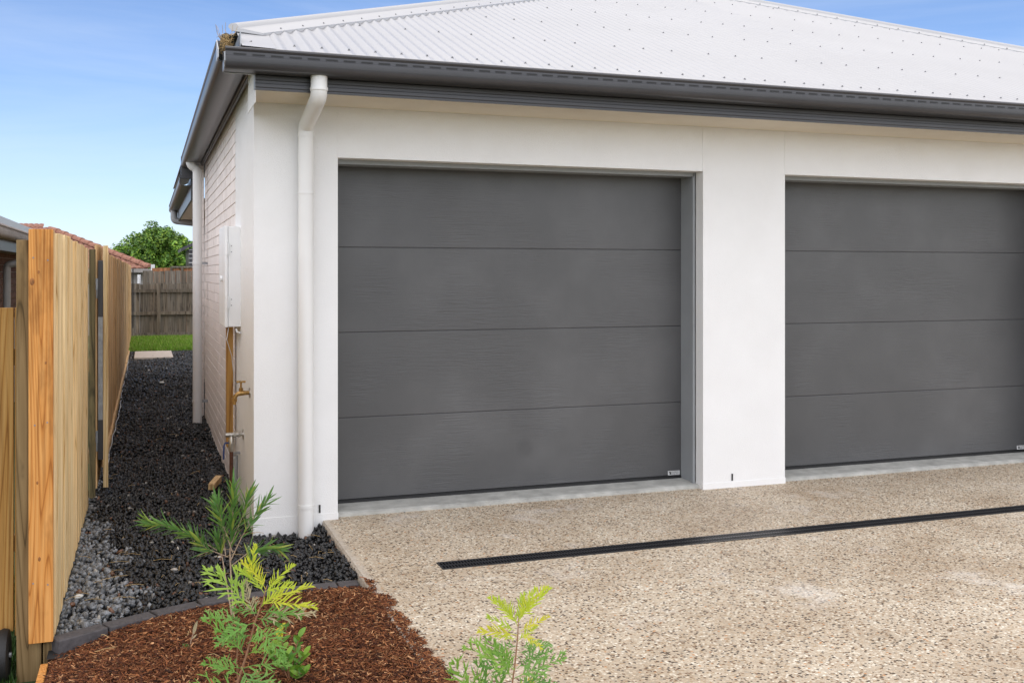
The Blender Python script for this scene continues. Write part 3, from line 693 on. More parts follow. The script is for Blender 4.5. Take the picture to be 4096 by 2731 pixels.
kid('post', MB().box(-1.09, -.995, .0, .09, -.5, 1.6), M['brownpost'], fa)
for z in (.12, .80, 1.42): kid('rail', MB().box(-1.03, -.987, -1.40, 1.32, z, z + .075), M['brownpost'], fa)
kid('bottom_sleeper', MB().box(-1.012, -.945, -1.492, -1.40, -.33, -.068), M['brownpost'], fa, bevel=.004)
nm = MB().tube([(0, 0, 0), (0, -.0015, 0)], .0035, 8).mesh('nail', M['screw'])
for (nx, nz) in ((-1.045, 1.56), (-.99, 1.55), (-1.04, .86), (-.992, .87), (-1.046, .20), (-.99, .19)): link('nail', nm, fa, (nx + .98, -1.5303 + 1.5, nz + .06))
km = MB().tube([(0, 0, 0), (0, -.0012, 0)], [.008, .006], 10).mesh('knot', M['knot'])
for (nx, nz, k_) in ((-1.050, 1.46, 1.5), (-1.025, 1.50, .7), (-.998, 1.12, .6), (-1.03, .62, .7), (-1.022, .30, .9)):
    q = link('knot', km, fa, (nx + .98, -1.5303 + 1.5, nz + .06)); q.scale = (.75 * k_, 1, 1.35 * k_)
kid('retaining_board', MB().box(-1.012, -.982, -4.8, -1.60, -.33, -.115), M['orange'], fa, bevel=.003)

gt = thing('side_gate', 'open paling gate on a dark steel frame between two fence runs', 'gate', (-.93, 1.5, 0))
kid('gate_post', MB().box(-.972, -.934, 1.40, 1.49, -.4, 1.662), M['darkpost'], gt, bevel=.003)
def gx(y): return -.852 - .0345 * (y - 1.5)
kid('steel_upright', MB().box(-.919, -.887, 1.50, 1.532, .20, 1.585), M['galv'], gt, bevel=.002)
kid('steel_upright_paint', MB().box(-.9195, -.8865, 1.4992, 1.5325, 1.19, 1.586).box(-.9195, -.8865, 1.4992, 1.5325, .19, .47), M['char'], gt, bevel=.002)
for z in (1.40, .33):
    kid('hinge', MB().tube([(-.926, 1.51, z - .08), (-.926, 1.51, z)], .006, 8).box(-.934, -.919, 1.503, 1.53, z - .02, z + .06), M['galv'], gt)
me_end = MB().box(-.033, 0, 0, .09, -.005, 1.69).mesh('paling', M['pine'])
link('paling', me_end, gt, (gx(1.5) + .93, .0, 0), (0, 0, .0345))
gm = paling_mesh('paling', .098, 1.69, .016, M['pine2'], 9)
for k in range(8):
    y = 1.64 + k * .1; link('paling', gm, gt, (gx(y) - .009 + .93, y - 1.5, .0), (0, 0, .0345))
for z in (.25, 1.5): kid('gate_rail', MB().add([(gx(1.53) - .05, 1.53, z), (gx(1.53) - .02, 1.53, z), (gx(2.4) - .02, 2.4, z), (gx(2.4) - .05, 2.4, z), (gx(1.53) - .05, 1.53, z + .035), (gx(1.53) - .02, 1.53, z + .035), (gx(2.4) - .02, 2.4, z + .035), (gx(2.4) - .05, 2.4, z + .035)], [(0, 3, 2, 1), (4, 5, 6, 7), (0, 1, 5, 4), (1, 2, 6, 5), (2, 3, 7, 6), (3, 0, 4, 7)]), M['char'], gt)

fb = thing('long_side_fence', 'long tan paling fence receding along the gravel path behind the gate', 'fence', (-.945, 2.0, -.05))
pm2 = [paling_mesh('paling', .0985, 1.72, .016, M['pine2'], 20 + i) for i in range(5)]
y = 1.62; i = 0
while y < 19.2:
    link('paling', pm2[i % 5], fb, (-.938 + .945 + rng.uniform(-.005, .005), y - 2.0, rng.uniform(-.012, .012) + (.03 if y < 2.6 else 0)), (0, rng.normal(0, .002), rng.normal(0, .03)))
    y += .1; i += 1
for z in (.15, .80, 1.42): kid('rail', MB().box(-.995, -.949, 1.6, 19.3, z, z + .075), M['brownpost'], fb)
yy = 2.6
while yy < 14:
    L = rng.uniform(1.2, 1.8); kid('bottom_plank', MB().box(-.928, -.905, yy, yy + L - .02, -.12, .0 + rng.uniform(-.02, .012)), M['pine2'], fb, bevel=.002); yy += L
kid('end_strap', MB().box(-.90, -.872, 18.7, 18.75, .25, 1.60), M['char'], fb)
pts = [Vector((-.893 + .008 * math.sin(y * 1.3) + .005 * math.sin(y * 7), y, -.055 + .006 * math.sin(y * 5))) for y in np.arange(1.9, 13.6, .12)]
tag(obj('weed_mat_edge', MB().tube(pts, .0035, 6), M['plastic_w'], smooth=True), 'thin white plastic edge of weed mat along the long fence', 'plastic edge')

nf = thing('neighbour_front_fence', 'amber board fence at the far left behind the near post', 'fence', (-1.3, -1.4, -.05))
for k, (x0, x1) in enumerate(((-1.131, -1.116), (-1.232, -1.136), (-1.334, -1.238), (-1.436, -1.340), (-1.538, -1.442))):
    kid('board', MB().box(x0, x1, -1.388, -1.370, -.035 - (0 if k else .02), 1.348), M['amber'], nf, bevel=.0015)
for z in (.3, 1.1): kid('rail', MB().box(-1.54, -1.116, -1.368, -1.33, z, z + .07), M['brownpost'], nf)

bf = thing('back_fence', 'weathered grey paling fence behind the lawn', 'fence', (0, 19.4, -.05))
pg = [paling_mesh('paling', .098, 1.30, .018, M['grey_wood'], 40 + i) for i in range(6)]
x = -1.0; i = 0
while x < 2.0:
    link('paling', pg[i % 6], bf, (x, .05 + rng.uniform(-.006, .006), rng.uniform(-.02, .03)), (rng.normal(0, .004), rng.normal(0, .006), R(90) + rng.normal(0, .03))); x += .104; i += 1
for z in (.10, .58, 1.11):
    kid('rail', MB().box(-1.0, 2.0, 19.37, 19.42, z - .10 if z < .2 else z - .06, z if z < .2 else z + .015), M['grey_wood'], bf)
kid('post', MB().box(-.355, -.285, 19.33, 19.375, -.1, 1.25), M['grey_wood'], bf)
b2 = thing('upper_grey_fence', 'taller row of grey palings seen above the back fence', 'fence', (0, 20.6, -.2))
pg2 = [paling_mesh('paling', .12, 1.76, .018, M['grey_wood'], 60 + i) for i in range(4)]
x = -.62; i = 0
while x < 2.2:
    link('paling', pg2[i % 4], b2, (x, rng.uniform(-.006, .006), rng.uniform(-.015, .015)), (0, rng.normal(0, .006), R(90) + rng.normal(0, .03))); x += .128; i += 1
kid('rail', MB().box(-.6, 2.2, 20.64, 20.69, 1.2, 1.28), M['grey_wood'], b2)
b3 = thing('red_fence', 'reddish brown paling fence top beneath the leafy tree', 'fence', (0, 24, -.3))
pr_ = [paling_mesh('paling', .10, 1.95, .018, M['red_wood'], 70 + i) for i in range(4)]
x = -.40; i = 0
while x < 2.2:
    link('paling', pr_[i % 4], b3, (x, 0, rng.uniform(-.01, .01)), (0, 0, R(90) + rng.normal(0, .03))); x += .106; i += 1
for z in (1.50,): kid('rail', MB().box(-.44, .02, 23.94, 23.985, z, z + .05), M['red_wood'], b3)
for x in (.03, .32): kid('post', MB().box(x, x + .06, 23.92, 23.985, -.2, 1.68), M['grey_wood'], b3)
kid('capping', MB().box(.06, .62, 23.93, 24.02, 1.655, 1.70), M['grey_wood'], b3)

# ------------------------------------------------------------------ loose things on the ground
sl_ = thing('concrete_paver', 'pale concrete slab lying at the end of the gravel path', 'paver', (-.47, 14.4, -.07))
kid('slab', MB().box(-.81, -.13, 13.6, 15.25, -.09, -.035), M['slab'], sl_, bevel=.01)
tag(obj('timber_offcut', MB().box(-.022, .022, -.10, .10, -.022, .022), M['pine2'], bevel=.002, loc=(-.13, 1.50, -.022), rot=(.12, .05, -.32)), 'short offcut of timber lying on the black gravel by the wall', 'timber')
def rock(name, label, loc, sc, mat, seed):
    r_ = np.random.default_rng(seed); V = ICO * (1 + r_.uniform(-.22, .22, (12, 1))) * np.array(sc)
    o = link(name, MB().add(V.tolist(), ICF.tolist()).mesh(name, mat, True), None, loc, (0, 0, r_.uniform(0, 3))); tag(o, label, 'stone')
    sm_ = o.modifiers.new('s', 'SUBSURF'); sm_.levels = 1; sm_.render_levels = 1; return o
rock('white_rock', 'flat white stone on grey gravel near the fence', (-.905, -.93, -.045), (.034, .022, .014), M['white_stone'], 1)
rock('white_rock', 'pale elongated chip far down the gravel path', (-.39, 9.1, -.045), (.08, .05, .02), M['white_stone'], 2)
rock('grey_rock', 'larger dark grey stone where mulch meets the driveway', (.47, -2.56, .012), (.022, .018, .014), M['paver'], 3)
rock('grey_rock', 'small dark stone on the mulch left of the larger stone', (.30, -2.50, -.035), (.014, .012, .009), M['paver'], 4)
rock('grey_rock', 'whitish stone on mulch near the driveway edge', (.385, -2.36, -.03), (.018, .010, .008), M['white_stone'], 5)
wh = thing('bin_wheel', 'black rubber wheel on the grass behind the near post', 'wheel', (-1.28, -1.28, -.10))
ring = []
for a in np.linspace(0, 2 * math.pi, 29)[:-1]: ring.append((math.cos(a), math.sin(a)))
def lathe_x(prof, cx, cy, cz):
    V = []; n = len(ring); F = []
    for (x, r) in prof: V += [(cx + x, cy + c * r, cz + s_ * r) for c, s_ in ring]
    for i in range(len(prof) - 1):
        for j in range(n): F.append((i * n + j, i * n + (j + 1) % n, (i + 1) * n + (j + 1) % n, (i + 1) * n + j))
    return MB().add(V, F)
WX, WY, WZ = -1.165, -1.46, -.11
kid('tyre', lathe_x([(-.022, .02), (-.022, .085), (-.018, .104), (0, .11), (.018, .104), (.022, .085), (.022, .02)], WX, WY, WZ), M['tyre'], wh, smooth=50)
kid('axle', MB().tube([(WX - .25, WY, WZ), (WX + .03, WY, WZ)], .012, 10), M['galv'], wh)

m = MB(); r_ = random.Random(5)
for i in range(110):
    if i < 55: x, y, z = r_.uniform(-.93, .38), r_.uniform(-1.1, 0), -.05
    elif i < 80: x, y, z = r_.uniform(-.9, -.05), r_.uniform(0, 5), -.05
    else: x, y, z = r_.uniform(-.9, .40), r_.uniform(-2.7, -1.35), -.04
    a = r_.uniform(0, 6.28); L = r_.uniform(.015, .05); d_ = Vector((math.cos(a), math.sin(a), r_.uniform(-.1, .2))) * L; p = Vector((x, y, z + .012))
    m.tube([p - d_, p + Vector((r_.uniform(-.2, .2) * L, r_.uniform(-.2, .2) * L, .006)), p + d_], .0012, 4)
tag(stuff(obj('dry_twigs', m, M['straw'])), 'scattered dry twigs and straw lying on gravel and mulch', 'twigs')

# ------------------------------------------------------------------ neighbour's houses
nh = thing('neighbour_brick_house', 'brown brick house with pale metal roof past the left fence', 'house', (-2.6, 7, -.3))
kid('wall_core', MB().box(-6, -2.26, 4, 13, -.3, 1.80), M['brown_mortar'], nh)
kid('end_wall', MB().extrude([(-6, -.3), (-2.245, -.3), (-2.245, 1.74), (-6, 3.2)], lambda p: (p[0], 3.97, p[1]), lambda p: (p[0], 4.02, p[1])), M['brown_brick'], nh)
bb = MB().box(0, .02, -.115, .115, -.038, .038).mesh('brick', M['brown_brick']); j = 0
for r in range(26):
    z = -.25 + r * .086
    if z < .9 or z > 1.78: continue
    for k in range(24):
        y = 6.2 + k * .24 + (.12 if r % 2 else 0); link('brick', bb, nh, (-2.262 + 2.6, y - 7, z + .3)); j += 1
kid('eave_soffit', MB().box(-2.3, -1.98, 4, 13, 1.74, 1.746), M['greywall'], nh)
kid('fascia', MB().box(-1.995, -1.975, 4, 13, 1.73, 1.93), M['char'], nh)
kid('gutter', MB().extrude(gp, lambda p: (-1.86 - p[0], 4, 1.955 + p[1]), lambda p: (-1.86 - p[0], 13, 1.955 + p[1])), M['greywall'], nh, smooth=35)
kid('roof_sheet', MB().add([(-1.93, 4, 1.94), (-1.93, 13, 1.94), (-6, 13, 3.5), (-6, 4, 3.5)], [(0, 1, 2, 3)]), M['roof'], nh)
kid('barge', MB().add([(-1.90, 4, 1.97), (-1.90, 13, 1.97), (-1.90, 13, 2.03), (-1.90, 4, 2.04)], [(0, 1, 2, 3)]), M['roof'], nh)
kid('downpipe', MB().tube([(-2.12, 7.4, 1.80), (-2.12, 7.4, 1.72)] + [Vector((-2.12 - .0 * t, 7.4, 1.70)) for t in (0,)], .001, 4), M['greywall'], nh)
nd = bpy.data.objects.new('drain_pipe', MB().tube([Vector((-1.93, 7.0, 1.74))] + bend((-1.93, 7.0, 1.74), (-1.93, 7.0, 1.62), (-2.13, 7.0, 1.60), .05) + bend((-1.93, 7.0, 1.62), (-2.13, 7.0, 1.60), (-2.13, 7.0, 0), .05) + [Vector((-2.13, 7.0, -.3))], .042, 14).mesh('drain_pipe', M['pvc_shade'], 40)); C.objects.link(nd); nd.parent = nh; nd.location = (2.6, -7, .3)
bpy.data.objects.remove([o for o in bpy.data.objects if o.name.startswith('downpipe') and o.parent == nh][0])

th_ = thing('tiled_neighbour_house', 'house with weathered terracotta tiled hip roof past the long fence', 'house', (-3, 27, -1.2))
EX, EY, EZ = -.49, 26.0, 1.62; TR = math.tan(R(22.5))
kid('wall', MB().box(-8, EX - .02, EY + .25, 33, -1.2, EZ - .05), M['greywall'], th_)
kid('eave_soffit', MB().box(-8, EX, EY, 33, EZ - .06, EZ - .02), M['greywall'], th_)
kid('gutter', MB().box(-8, EX + .1, EY - .12, EY - .02, EZ - .10, EZ + .01).box(EX, EX + .1, EY - .019, 33, EZ - .10, EZ + .01), M['greywall'], th_, bevel=.01)
kid('vent_pipe', MB().tube([(-.80, EY - .16, EZ - .16), (-.80, EY - .16, EZ - .42)], .05, 10), M['plastic_w'], th_, smooth=50)
kid('gutter_corner', MB().box(EX + .02, EX + .13, EY - .13, EY - .03, EZ - .08, EZ + .14), M['plastic_w'], th_)
kid('roof_base', MB().add([(EX, EY, EZ), (-8, EY, EZ), (-8, EY + 3.5, EZ + 3.5 * TR), (EX - 3.5, EY + 3.5, EZ + 3.5 * TR), (EX, 33, EZ), (EX - 3.5, 33, EZ + 3.5 * TR)], [(0, 3, 2, 1), (0, 4, 5, 3)]), M['tile'], th_)
tv = []; nS = 8
for j in range(nS + 1):
    u = j / nS * .30; hgt = .022 * abs(math.sin(math.pi * 2 * j / nS)) 
    tv += [(u, 0, .03 + hgt), (u, .36, .012 + hgt), (u, 0, .0 + hgt)]
tf = []
for j in range(nS): tf += [(3 * j, 3 * j + 3, 3 * j + 4, 3 * j + 1), (3 * j + 2, 3 * j + 5, 3 * j + 3, 3 * j)]
tm = MB().add(tv, tf).mesh('roof_tile', M['tile'])
sl = R(22.5); ntile = 0
for c in range(11):
    dy = c * .31; y = EY + dy; z = EZ + dy * TR; x = EX - dy - .06
    k = 0
    while k < 14 and ntile < 200:
        x -= .30
        if x < -5.2: break
        link('roof_tile', tm, th_, (x + 3, y - 27, z + 1.2 + .01), (sl, 0, 0)); k += 1; ntile += 1
hp = MB(); 
hv = Vector((-1, 1, TR)).normalized(); cp0 = Vector((EX, EY, EZ + .05))
for k in range(12):
    a = cp0 + hv * (k * .36); b_ = cp0 + hv * (k * .36 + .40)
    m = MB(); V = []
    side = Vector((1, 1, 0)).normalized()
    for P, r_, dz in ((a, .125, .02), (b_, .105, .0)):
        for an in np.linspace(-.2, math.pi + .2, 8): V.append(P + side * r_ * math.cos(an) + Vector((0, 0, r_ * .75 * math.sin(an) + dz)))
    m.add(V, [(j, j + 1, j + 9, j + 8) for j in range(7)] + [tuple(range(8))])
    kid('hip_tile', m, M['cap'], th_, smooth=60)
sh = thing('slatted_shed', 'dark slatted shed wall beside the white side downpipe', 'shed', (1, 26, -.5))
kid('shed_wall', MB().box(.62, 3, 26, 29, -.5, 2.25), M['char'], sh)
kid('shed_roof', MB().add([(.38, 25.8, 2.15), (3.2, 25.8, 3.6), (3.2, 29.2, 3.6), (.38, 29.2, 2.15), (.38, 25.8, 2.25), (3.2, 25.8, 3.7), (3.2, 29.2, 3.7), (.38, 29.2, 2.25)], [(0, 1, 5, 4), (4, 5, 6, 7), (0, 4, 7, 3)]), M['char'], sh)
for k in range(7): kid('slat', MB().box(.60, 3, 25.97, 25.995, 1.42 + k * .13, 1.435 + k * .13), M['plastic_w'], sh)

# ------------------------------------------------------------------ tree
tr = thing('leafy_tree', 'rounded bright green leafy tree behind the tiled roof and red fence', 'tree', (-.1, 37, -1))
kid('trunk', MB().tube([(.1, 37, -1), (.05, 37, .2), (-.1, 37.1, 1.2), (-.3, 37, 2.0)], [.16, .13, .10, .05], 10).tube([(.05, 37, .5), (.5, 36.8, 1.5), (.8, 36.8, 2.2)], [.1, .07, .03], 8).tube([(0, 37, .3), (-.7, 37, 1.2), (-1.0, 37, 1.8)], [.08, .06, .03], 8), M['bark'], tr, smooth=60)
cl = []
for i in range(270):
    a = rng.uniform(0, 2 * math.pi); u = rng.uniform(-.45, 1); rr = math.sqrt(max(0, 1 - u * u))
    q = rng.uniform(.45, 1.03)
    cl.append((np.array([-.12 + math.cos(a) * rr * 1.80 * q, 37 + math.sin(a) * rr * 1.5 * q, 1.72 + u * 1.62 * q]), rng.uniform(.16, .34), rng.uniform(.65, 1.3)))
PV = []; PC = []
for c, r_, lm in cl:
    k = 170; d3 = rng.normal(size=(k, 3)); d3 /= np.linalg.norm(d3, axis=1)[:, None]; P = c + d3 * r_ * rng.uniform(.5, 1.1, (k, 1))
    nrm = d3 * .7 + rng.normal(0, .5, (k, 3)) + np.array([0, 0, .5]); nrm /= np.linalg.norm(nrm, axis=1)[:, None]
    t1 = np.cross(nrm, rng.normal(size=(k, 3))); t1 /= np.linalg.norm(t1, axis=1)[:, None]; t2 = np.cross(nrm, t1)
    L = rng.uniform(.04, .085, (k, 1)); Wl = L * .5
    PV.append(np.stack([P - t1 * L, P + t2 * Wl, P + t1 * L, P - t2 * Wl], 1))
    cc = np.array([(.09, .20, .025), (.14, .27, .03), (.22, .34, .04), (.055, .13, .02)])[rng.integers(0, 4, k)] * lm * rng.uniform(.8, 1.2, (k, 1))
    PC.append(np.repeat(cc, 4, 0))
PV = np.concatenate(PV).reshape(-1, 3); PC = np.concatenate(PC); F = np.arange(len(PV)).reshape(-1, 4)
o = link('crown', fast_mesh('crown', PV, F, M['crown'], PC), tr, (.1, -37, 1))

# ------------------------------------------------------------------ plants in the bed
def orient(o, p, d_, nrm, s):
    d_ = Vector(d_).normalized(); nrm = Vector(nrm); x = d_.cross(nrm)
    if x.length < 1e-4: x = d_.cross(Vector((1, 0, .3)))
    x.normalize(); z = x.cross(d_)
    o.matrix_basis = Matrix.Translation(Vector(p)) @ Matrix((x, d_, z)).transposed().to_4x4() @ Matrix.Scale(s, 4)
def narrow_leaf(w=.055, droop=.06):
    V = []; F = []; n = 5
    for i in range(n + 1):
        t = i / n; ww = w * math.sin(math.pi * min(1, .12 + t * .88)) ** .8; z = -droop * t * t
        V += [(-ww, t, z + ww * .35), (0, t, z), (ww, t, z + ww * .35)]
    for i in range(n): F += [(3 * i, 3 * i + 1, 3 * i + 4, 3 * i + 3), (3 * i + 1, 3 * i + 2, 3 * i + 5, 3 * i + 4)]
    return MB().add(V, F)
RT = Vector((math.cos(.3426), -math.sin(.3426), 0)); FW = Vector((math.sin(.3426), math.cos(.3426), 0)); UP = Vector((0, 0, 1))
def rel(r, u, f=0): return RT * r + UP * u + FW * f
rl_ = random.Random(21)
bp = thing('bottlebrush_plant', 'young narrow leaved bottlebrush with pale stems by the paver edging', 'plant', (-.235, -1.47, -.06))
stems = [([(0, 0, 0), (-.02, .12, .0), (-.045, .27, .0), (-.07, .36, .0)], .0045),
         ([(.005, 0, 0), (-.008, .15, .01), (-.012, .30, .0), (-.002, .45, .01), (.005, .60, .0)], .0048),
         ([(-.07, .31, 0), (-.17, .38, -.02), (-.28, .425, -.03), (-.375, .445, -.04)], .0028),
         ([(-.03, .28, 0), (-.06, .40, .05), (-.09, .50, .06)], .0025),
         ([(-.01, .26, 0), (.05, .38, -.03), (.11, .47, -.05), (.17, .55, -.06)], .0028),
         ([(-.005, .24, 0), (.07, .30, .0), (.15, .32, .02), (.21, .305, .03)], .0024),
         ([(0, .30, 0), (-.03, .44, -.05), (-.05, .535, -.07)], .0024),
         ([(0, .03, 0), (.04, .11, -.02), (.075, .20, -.03), (.10, .285, -.04)], .0026),
         ([(-.01, .33, 0), (.03, .45, .06), (.05, .54, .09)], .0022),
         ([(-.02, .28, 0), (-.10, .33, -.05), (-.155, .40, -.08)], .0022)]
blf = [narrow_leaf().mesh('leaf', M['bottle']), narrow_leaf(.05, .15).mesh('leaf', M['bottle']), narrow_leaf(.07, -.05).mesh('leaf', M['bottle'])]
nl = 0; fol = MB()
for si, (path, r_) in enumerate(stems):
    P = [rel(*p) for p in path]; n = len(P)
    obj('stem', MB().tube(P, [r_ * (1 - .6 * i / (n - 1)) for i in range(n)], 7), M['stem'], bp, smooth=60)
    start = {0: .72, 1: .52, 7: .40}.get(si, .30); tot = {0: 26, 1: 72, 2: 48, 7: 30}.get(si, 34)
    for k in range(tot):
        t = start + (1 - start) * (k + .5) / tot; u = t * (n - 1); i = min(int(u), n - 2); p = P[i].lerp(P[i + 1], u - i); ax = (P[i + 1] - P[i]).normalized()
        a = k * 2.4 + rl_.uniform(-.4, .4); sd = ax.orthogonal().normalized(); sd = Matrix.Rotation(a, 3, ax) @ sd
        d_ = ax * rl_.uniform(.55, 1.0) + sd * rl_.uniform(.55, .95) * (1 - .45 * t)
        if nl >= 286 or k % 2:
            lf = narrow_leaf(.05, rl_.uniform(-.1, .2)); q = bpy.data.objects.new('tmp', None); orient(q, p, d_, ax + sd * -.4, rl_.uniform(.058, .10)); mm = q.matrix_basis.copy(); bpy.data.objects.remove(q)
            fol.add([mm @ Vector(v) for v in lf.v], lf.f); continue
        o = bpy.data.objects.new('leaf', blf[k % 3]); C.objects.link(o); o.parent = bp
        orient(o, p, d_, ax + sd * -.4, rl_.uniform(.062, .108) * (1.0 if t < .9 else .75)); nl += 1

stuff(obj('foliage', fol, M['bottle'], bp))
def fern_leaf(n=9, lobe=.30, spread=.95, curl=.10, w=.022, seed=0, sub=True):
    """deeply cut grevillea leaf, length 1 along +y"""
    r_ = random.Random(seed); m = MB()
    bend_ = r_.uniform(-.16, .16)
    def ctr(t): return Vector((bend_ * t * t, t, -curl * t * t + .04 * math.sin(t * 3)))
    V = []; 
    for i in range(n + 1):
        t = i / n; c = ctr(t); ww = .010 * (1 - .6 * t); V += [(c.x - ww, c.y, c.z + .002), (c.x + ww, c.y, c.z + .002)]
    m.add(V, [(2 * i, 2 * i + 1, 2 * i + 3, 2 * i + 2) for i in range(n)])
    def blade(c, d_, L, w_):
        d_ = d_.normalized(); sd = d_.cross(Vector((0, 0, 1))).normalized() * w_; z = Vector((0, 0, 1))
        p = [c - sd * .6, c + sd * .6, c + d_ * L * .5 + sd + z * .03 * L, c + d_ * L - z * .08 * L, c + d_ * L * .5 - sd + z * .03 * L]
        m.add(p, [(0, 1, 2, 4), (4, 2, 3)])
    for i in range(n):
        for s_ in (-1, 1):
            t = min(1, .16 + .84 * (i + r_.uniform(-.35, .35)) / (n - 1)); env = math.sin(math.pi * (.16 + .74 * t)) ** .7
            if r_.random() < .10: continue
            L = lobe * env * r_.uniform(.6, 1.25); a = spread * (1 - .35 * t) + r_.uniform(-.28, .22)
            d_ = Vector((s_ * math.sin(a), math.cos(a), r_.uniform(-.15, .55))); c = ctr(t); blade(c, d_, L, w * r_.uniform(.8, 1.25))
            if sub and L > lobe * .5:
                for sg in (-1, 1):
                    if r_.random() < .25: continue
                    c2 = c + d_ * L * r_.uniform(.3, .6); a2 = a + sg * r_.uniform(.4, .7); blade(c2, Vector((s_ * math.sin(a2), math.cos(a2), r_.uniform(-.1, .4))), L * r_.uniform(.35, .6), w * .8)
    blade(ctr(1.0), Vector((0, 1, -.1)), .12, w)
    return m
FL = [fern_leaf(8, .40, .85, .12 + .06 * (i % 3), .022, i) for i in range(6)]; FY_ = [fern_leaf(13, .36, .75, .10 + .08 * i, .021, 15 + i, False) for i in range(4)]
def fern_plant(name, label, base, stem_pts, stem_r, leaves, extra_stems=()):
    pl = thing(name, label, 'plant', base)
    for pts, r_ in ((stem_pts, stem_r),) + tuple(extra_stems):
        P = [rel(*p) for p in pts]; n = len(P); obj('stem', MB().tube(P, [r_ * (1 - .65 * i / (n - 1)) for i in range(n)], 8), M['stem2'], pl, smooth=60)
    cache = {}
    for i, (a, b, kind, face) in enumerate(leaves):
        A, B = rel(*a), rel(*b); mat = {'y': 'grev_young', 'g': 'grev', 'd': 'grev_dark', 't': 'dry'}[kind]
        kk = (kind, i % (4 if kind == 'y' else 6))
        if kk not in cache: cache[kk] = (FY_[kk[1]] if kind == 'y' else FL[kk[1]]).mesh('leaf', M[mat])
        o = bpy.data.objects.new('leaf', cache[kk]); C.objects.link(o); o.parent = pl
        orient(o, A, B - A, UP * (1.0 + face) - FW * .9 + RT * rl_.uniform(-.4, .4), (B - A).length * 1.15)
    return pl
# scale for each plant: metres to the right, up and away from the base
def K(base, lst, s, ox, oy):
    """leaf list given on a grid of 1/1000 units in the plant's upright plane"""
    out = []
    for (x0, y0, x1, y1, k, dp) in lst:
        out.append((((x0 - ox) * s, (oy - y0) * s, dp * .3), ((x1 - ox) * s, (oy - y1) * s, dp), k, rl_.uniform(-.3, .5)))
    return out
s2 = .00158
lv = K(0, [(578, 1395, 490, 1325, 'g', .03), (545, 1425, 478, 1410, 'd', .05), (575, 1330, 580, 1265, 'y', .02), (612, 1345, 585, 1285, 'y', -.02), (615, 1350, 652, 1300, 'y', .03), (610, 1375, 706, 1368, 'y', -.06),
           (600, 1400, 672, 1405, 'g', .04), (588, 1420, 520, 1440, 'g', -.05), (590, 1420, 660, 1460, 'g', -.08), (585, 1410, 560, 1350, 't', .04), (600, 1420, 690, 1410, 't', .06), (560, 1490, 500, 1420, 'g', -.03), (558, 1500, 530, 1440, 'd', .05),
           (555, 1540, 500, 1500, 'g', -.04), (560, 1530, 640, 1510, 'd', .03), (560, 1545, 650, 1570, 'd', -.05), (545, 1570, 470, 1555, 'g', -.05), (590, 1400, 645, 1350, 'y', .05), (570, 1470, 620, 1440, 'g', -.02), (608, 1360, 560, 1300, 'y', .04), (612, 1350, 668, 1325, 'y', -.04), (604, 1380, 690, 1345, 'y', .02), (596, 1405, 545, 1390, 'g', .02), (592, 1415, 648, 1425, 'g', .02), (575, 1455, 510, 1470, 'g', .04), (565, 1500, 625, 1480, 'g', .03), (556, 1530, 490, 1530, 'g', .03), (560, 1520, 600, 1590, 'd', -.06)], s2, 540, 1607)
fern_plant('grevillea_plant', 'lime green fern leaved shrub in front of the bottlebrush', (-.30, -2.40, -.06),
           [((x - 540) * s2, (1607 - y) * s2, 0) for x, y in ((540, 1610), (548, 1560), (570, 1490), (588, 1420), (606, 1370), (614, 1340))], .0052, lv,
           ((([((x - 540) * s2, (1607 - y) * s2, .02) for x, y in ((545, 1580), (542, 1520), (545, 1460), (530, 1430))]), .0028),))
s4 = .00139; b4 = (.345, -3.07, -.07)
lv = K(0, [(1210, 1385, 1250, 1322, 'y', .02), (1208, 1390, 1262, 1325, 'y', -.02), (1205, 1395, 1158, 1345, 'y', .0), (1208, 1398, 1218, 1345, 'y', .04), (1200, 1410, 1148, 1385, 'y', -.03), (1212, 1412, 1262, 1380, 'y', -.03), (1205, 1425, 1130, 1415, 'y', .02), (1214, 1415, 1250, 1430, 'y', -.05),
           (1205, 1450, 1150, 1470, 'g', .02), (1210, 1455, 1270, 1450, 'd', .02), (1208, 1465, 1262, 1480, 'd', .03),
           (1198, 1500, 1112, 1448, 'g', -.04), (1195, 1530, 1145, 1460, 'g', .02), (1200, 1520, 1290, 1480, 'd', -.03), (1205, 1505, 1262, 1465, 'g', .05), (1195, 1545, 1288, 1535, 'd', -.04),
           (1130, 1600, 1080, 1500, 'g', -.04), (1140, 1600, 1115, 1515, 'd', .03), (1150, 1590, 1160, 1520, 'd', -.02), (1185, 1590, 1230, 1545, 'y', .02), (1180, 1600, 1090, 1560, 'g', .06), (1180, 1640, 1260, 1600, 'd', .0), (1207, 1400, 1235, 1335, 'y', .03), (1206, 1405, 1175, 1350, 'y', .03), (1203, 1430, 1165, 1425, 'y', -.02), (1206, 1440, 1245, 1415, 'y', .03), (1204, 1475, 1235, 1500, 'd', .04), (1197, 1520, 1135, 1500, 'g', .04), (1192, 1560, 1250, 1520, 'g', .0), (1188, 1580, 1130, 1545, 'g', -.03), (1200, 1500, 1165, 1455, 'g', -.03)], s4, 1068, 1712)
fern_plant('grevillea_plant', 'upright fern leaved shrub with yellow tips beside the driveway edge', b4,
           [((x - 1068) * s4, (1712 - y) * s4, 0) for x, y in ((1160, 1725), (1178, 1640), (1190, 1560), (1200, 1490), (1206, 1430), (1208, 1385))], .0042, lv,
           ((([((x - 1068) * s4, (1712 - y) * s4, .01) for x, y in ((1180, 1630), (1150, 1600), (1130, 1560), (1105, 1500))]), .0022),))
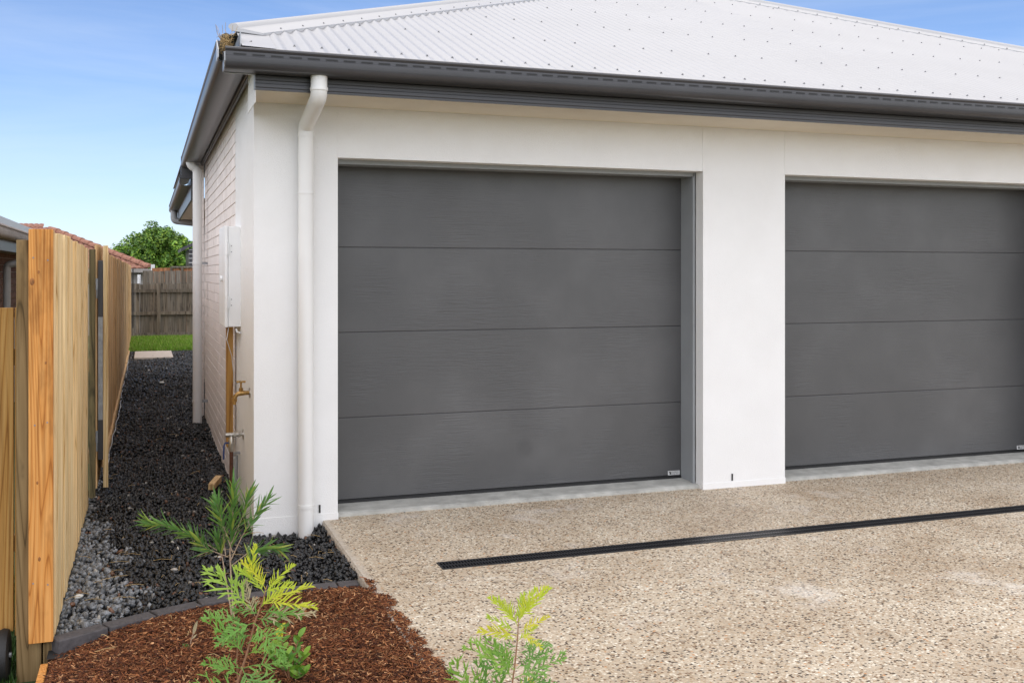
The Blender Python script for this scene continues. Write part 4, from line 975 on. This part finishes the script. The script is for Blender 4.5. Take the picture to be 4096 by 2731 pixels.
# glossy round leaved shrub
def oval_leaf():
    V = []; F = []; n = 6
    for i in range(n + 1):
        t = i / n; ww = .27 * math.sin(math.pi * min(1, .06 + .94 * t)) ** .65; z = -.12 * t * t; V += [(-ww, t, z + ww * .3), (0, t, z), (ww, t, z + ww * .3)]
    for i in range(n): F += [(3 * i, 3 * i + 1, 3 * i + 4, 3 * i + 3), (3 * i + 1, 3 * i + 2, 3 * i + 5, 3 * i + 4)]
    return MB().add(V, F)
gs = thing('glossy_shrub', 'small glossy green shrub with yellow tip leaves in the mulch', 'plant', (-.085, -2.27, -.06))
ol = oval_leaf().mesh('leaf', M['shrub'], True); oy_ = oval_leaf().mesh('leaf', M['shrub_young'], True)
tips = [(-.04, .19, 0), (.03, .16, .02), (-.07, .12, -.02), (.055, .10, .0), (.0, .12, -.05), (-.02, .07, .04), (.06, .04, -.03)]
for tp in tips:
    T = rel(*tp); P = [Vector((0, 0, 0)), T * .5 + rel(0, .02), T]; obj('stem', MB().tube(P, [.0035, .0025, .0015], 6), M['stem2'], gs, smooth=60)
    for k in range(9):
        t = .4 + .6 * k / 8; p = T * t; a = k * 2.4; d_ = Vector((math.cos(a), math.sin(a), .45 + .9 * (k / 8)))
        o = bpy.data.objects.new('leaf', oy_ if (tp == tips[0] and k > 5) else ol); C.objects.link(o); o.parent = gs
        orient(o, p, d_, UP * .8 - d_ * .2 - FW * .35, rl_.uniform(.034, .052))
sd = thing('seedling', 'tiny dried seedling with one green leaf left of the shrubs', 'plant', (-.43, -1.78, -.07))
obj('stem', MB().tube([rel(0, 0), rel(.004, .04), rel(.018, .085)], [.002, .002, .001], 6), M['stem'], sd)
for (a, b, mm) in (((0, .01), (-.03, .03), ol), ((.015, .07), (.03, .125), None), ((.01, .05), (.03, .07), None), ((0, .015), (-.045, .012), None)):
    me = mm or narrow_leaf(.14).mesh('leaf', M['dry']); o = bpy.data.objects.new('leaf', me); C.objects.link(o); o.parent = sd
    A, B = rel(*a), rel(*b); orient(o, A, B - A, UP - FW, (B - A).length)
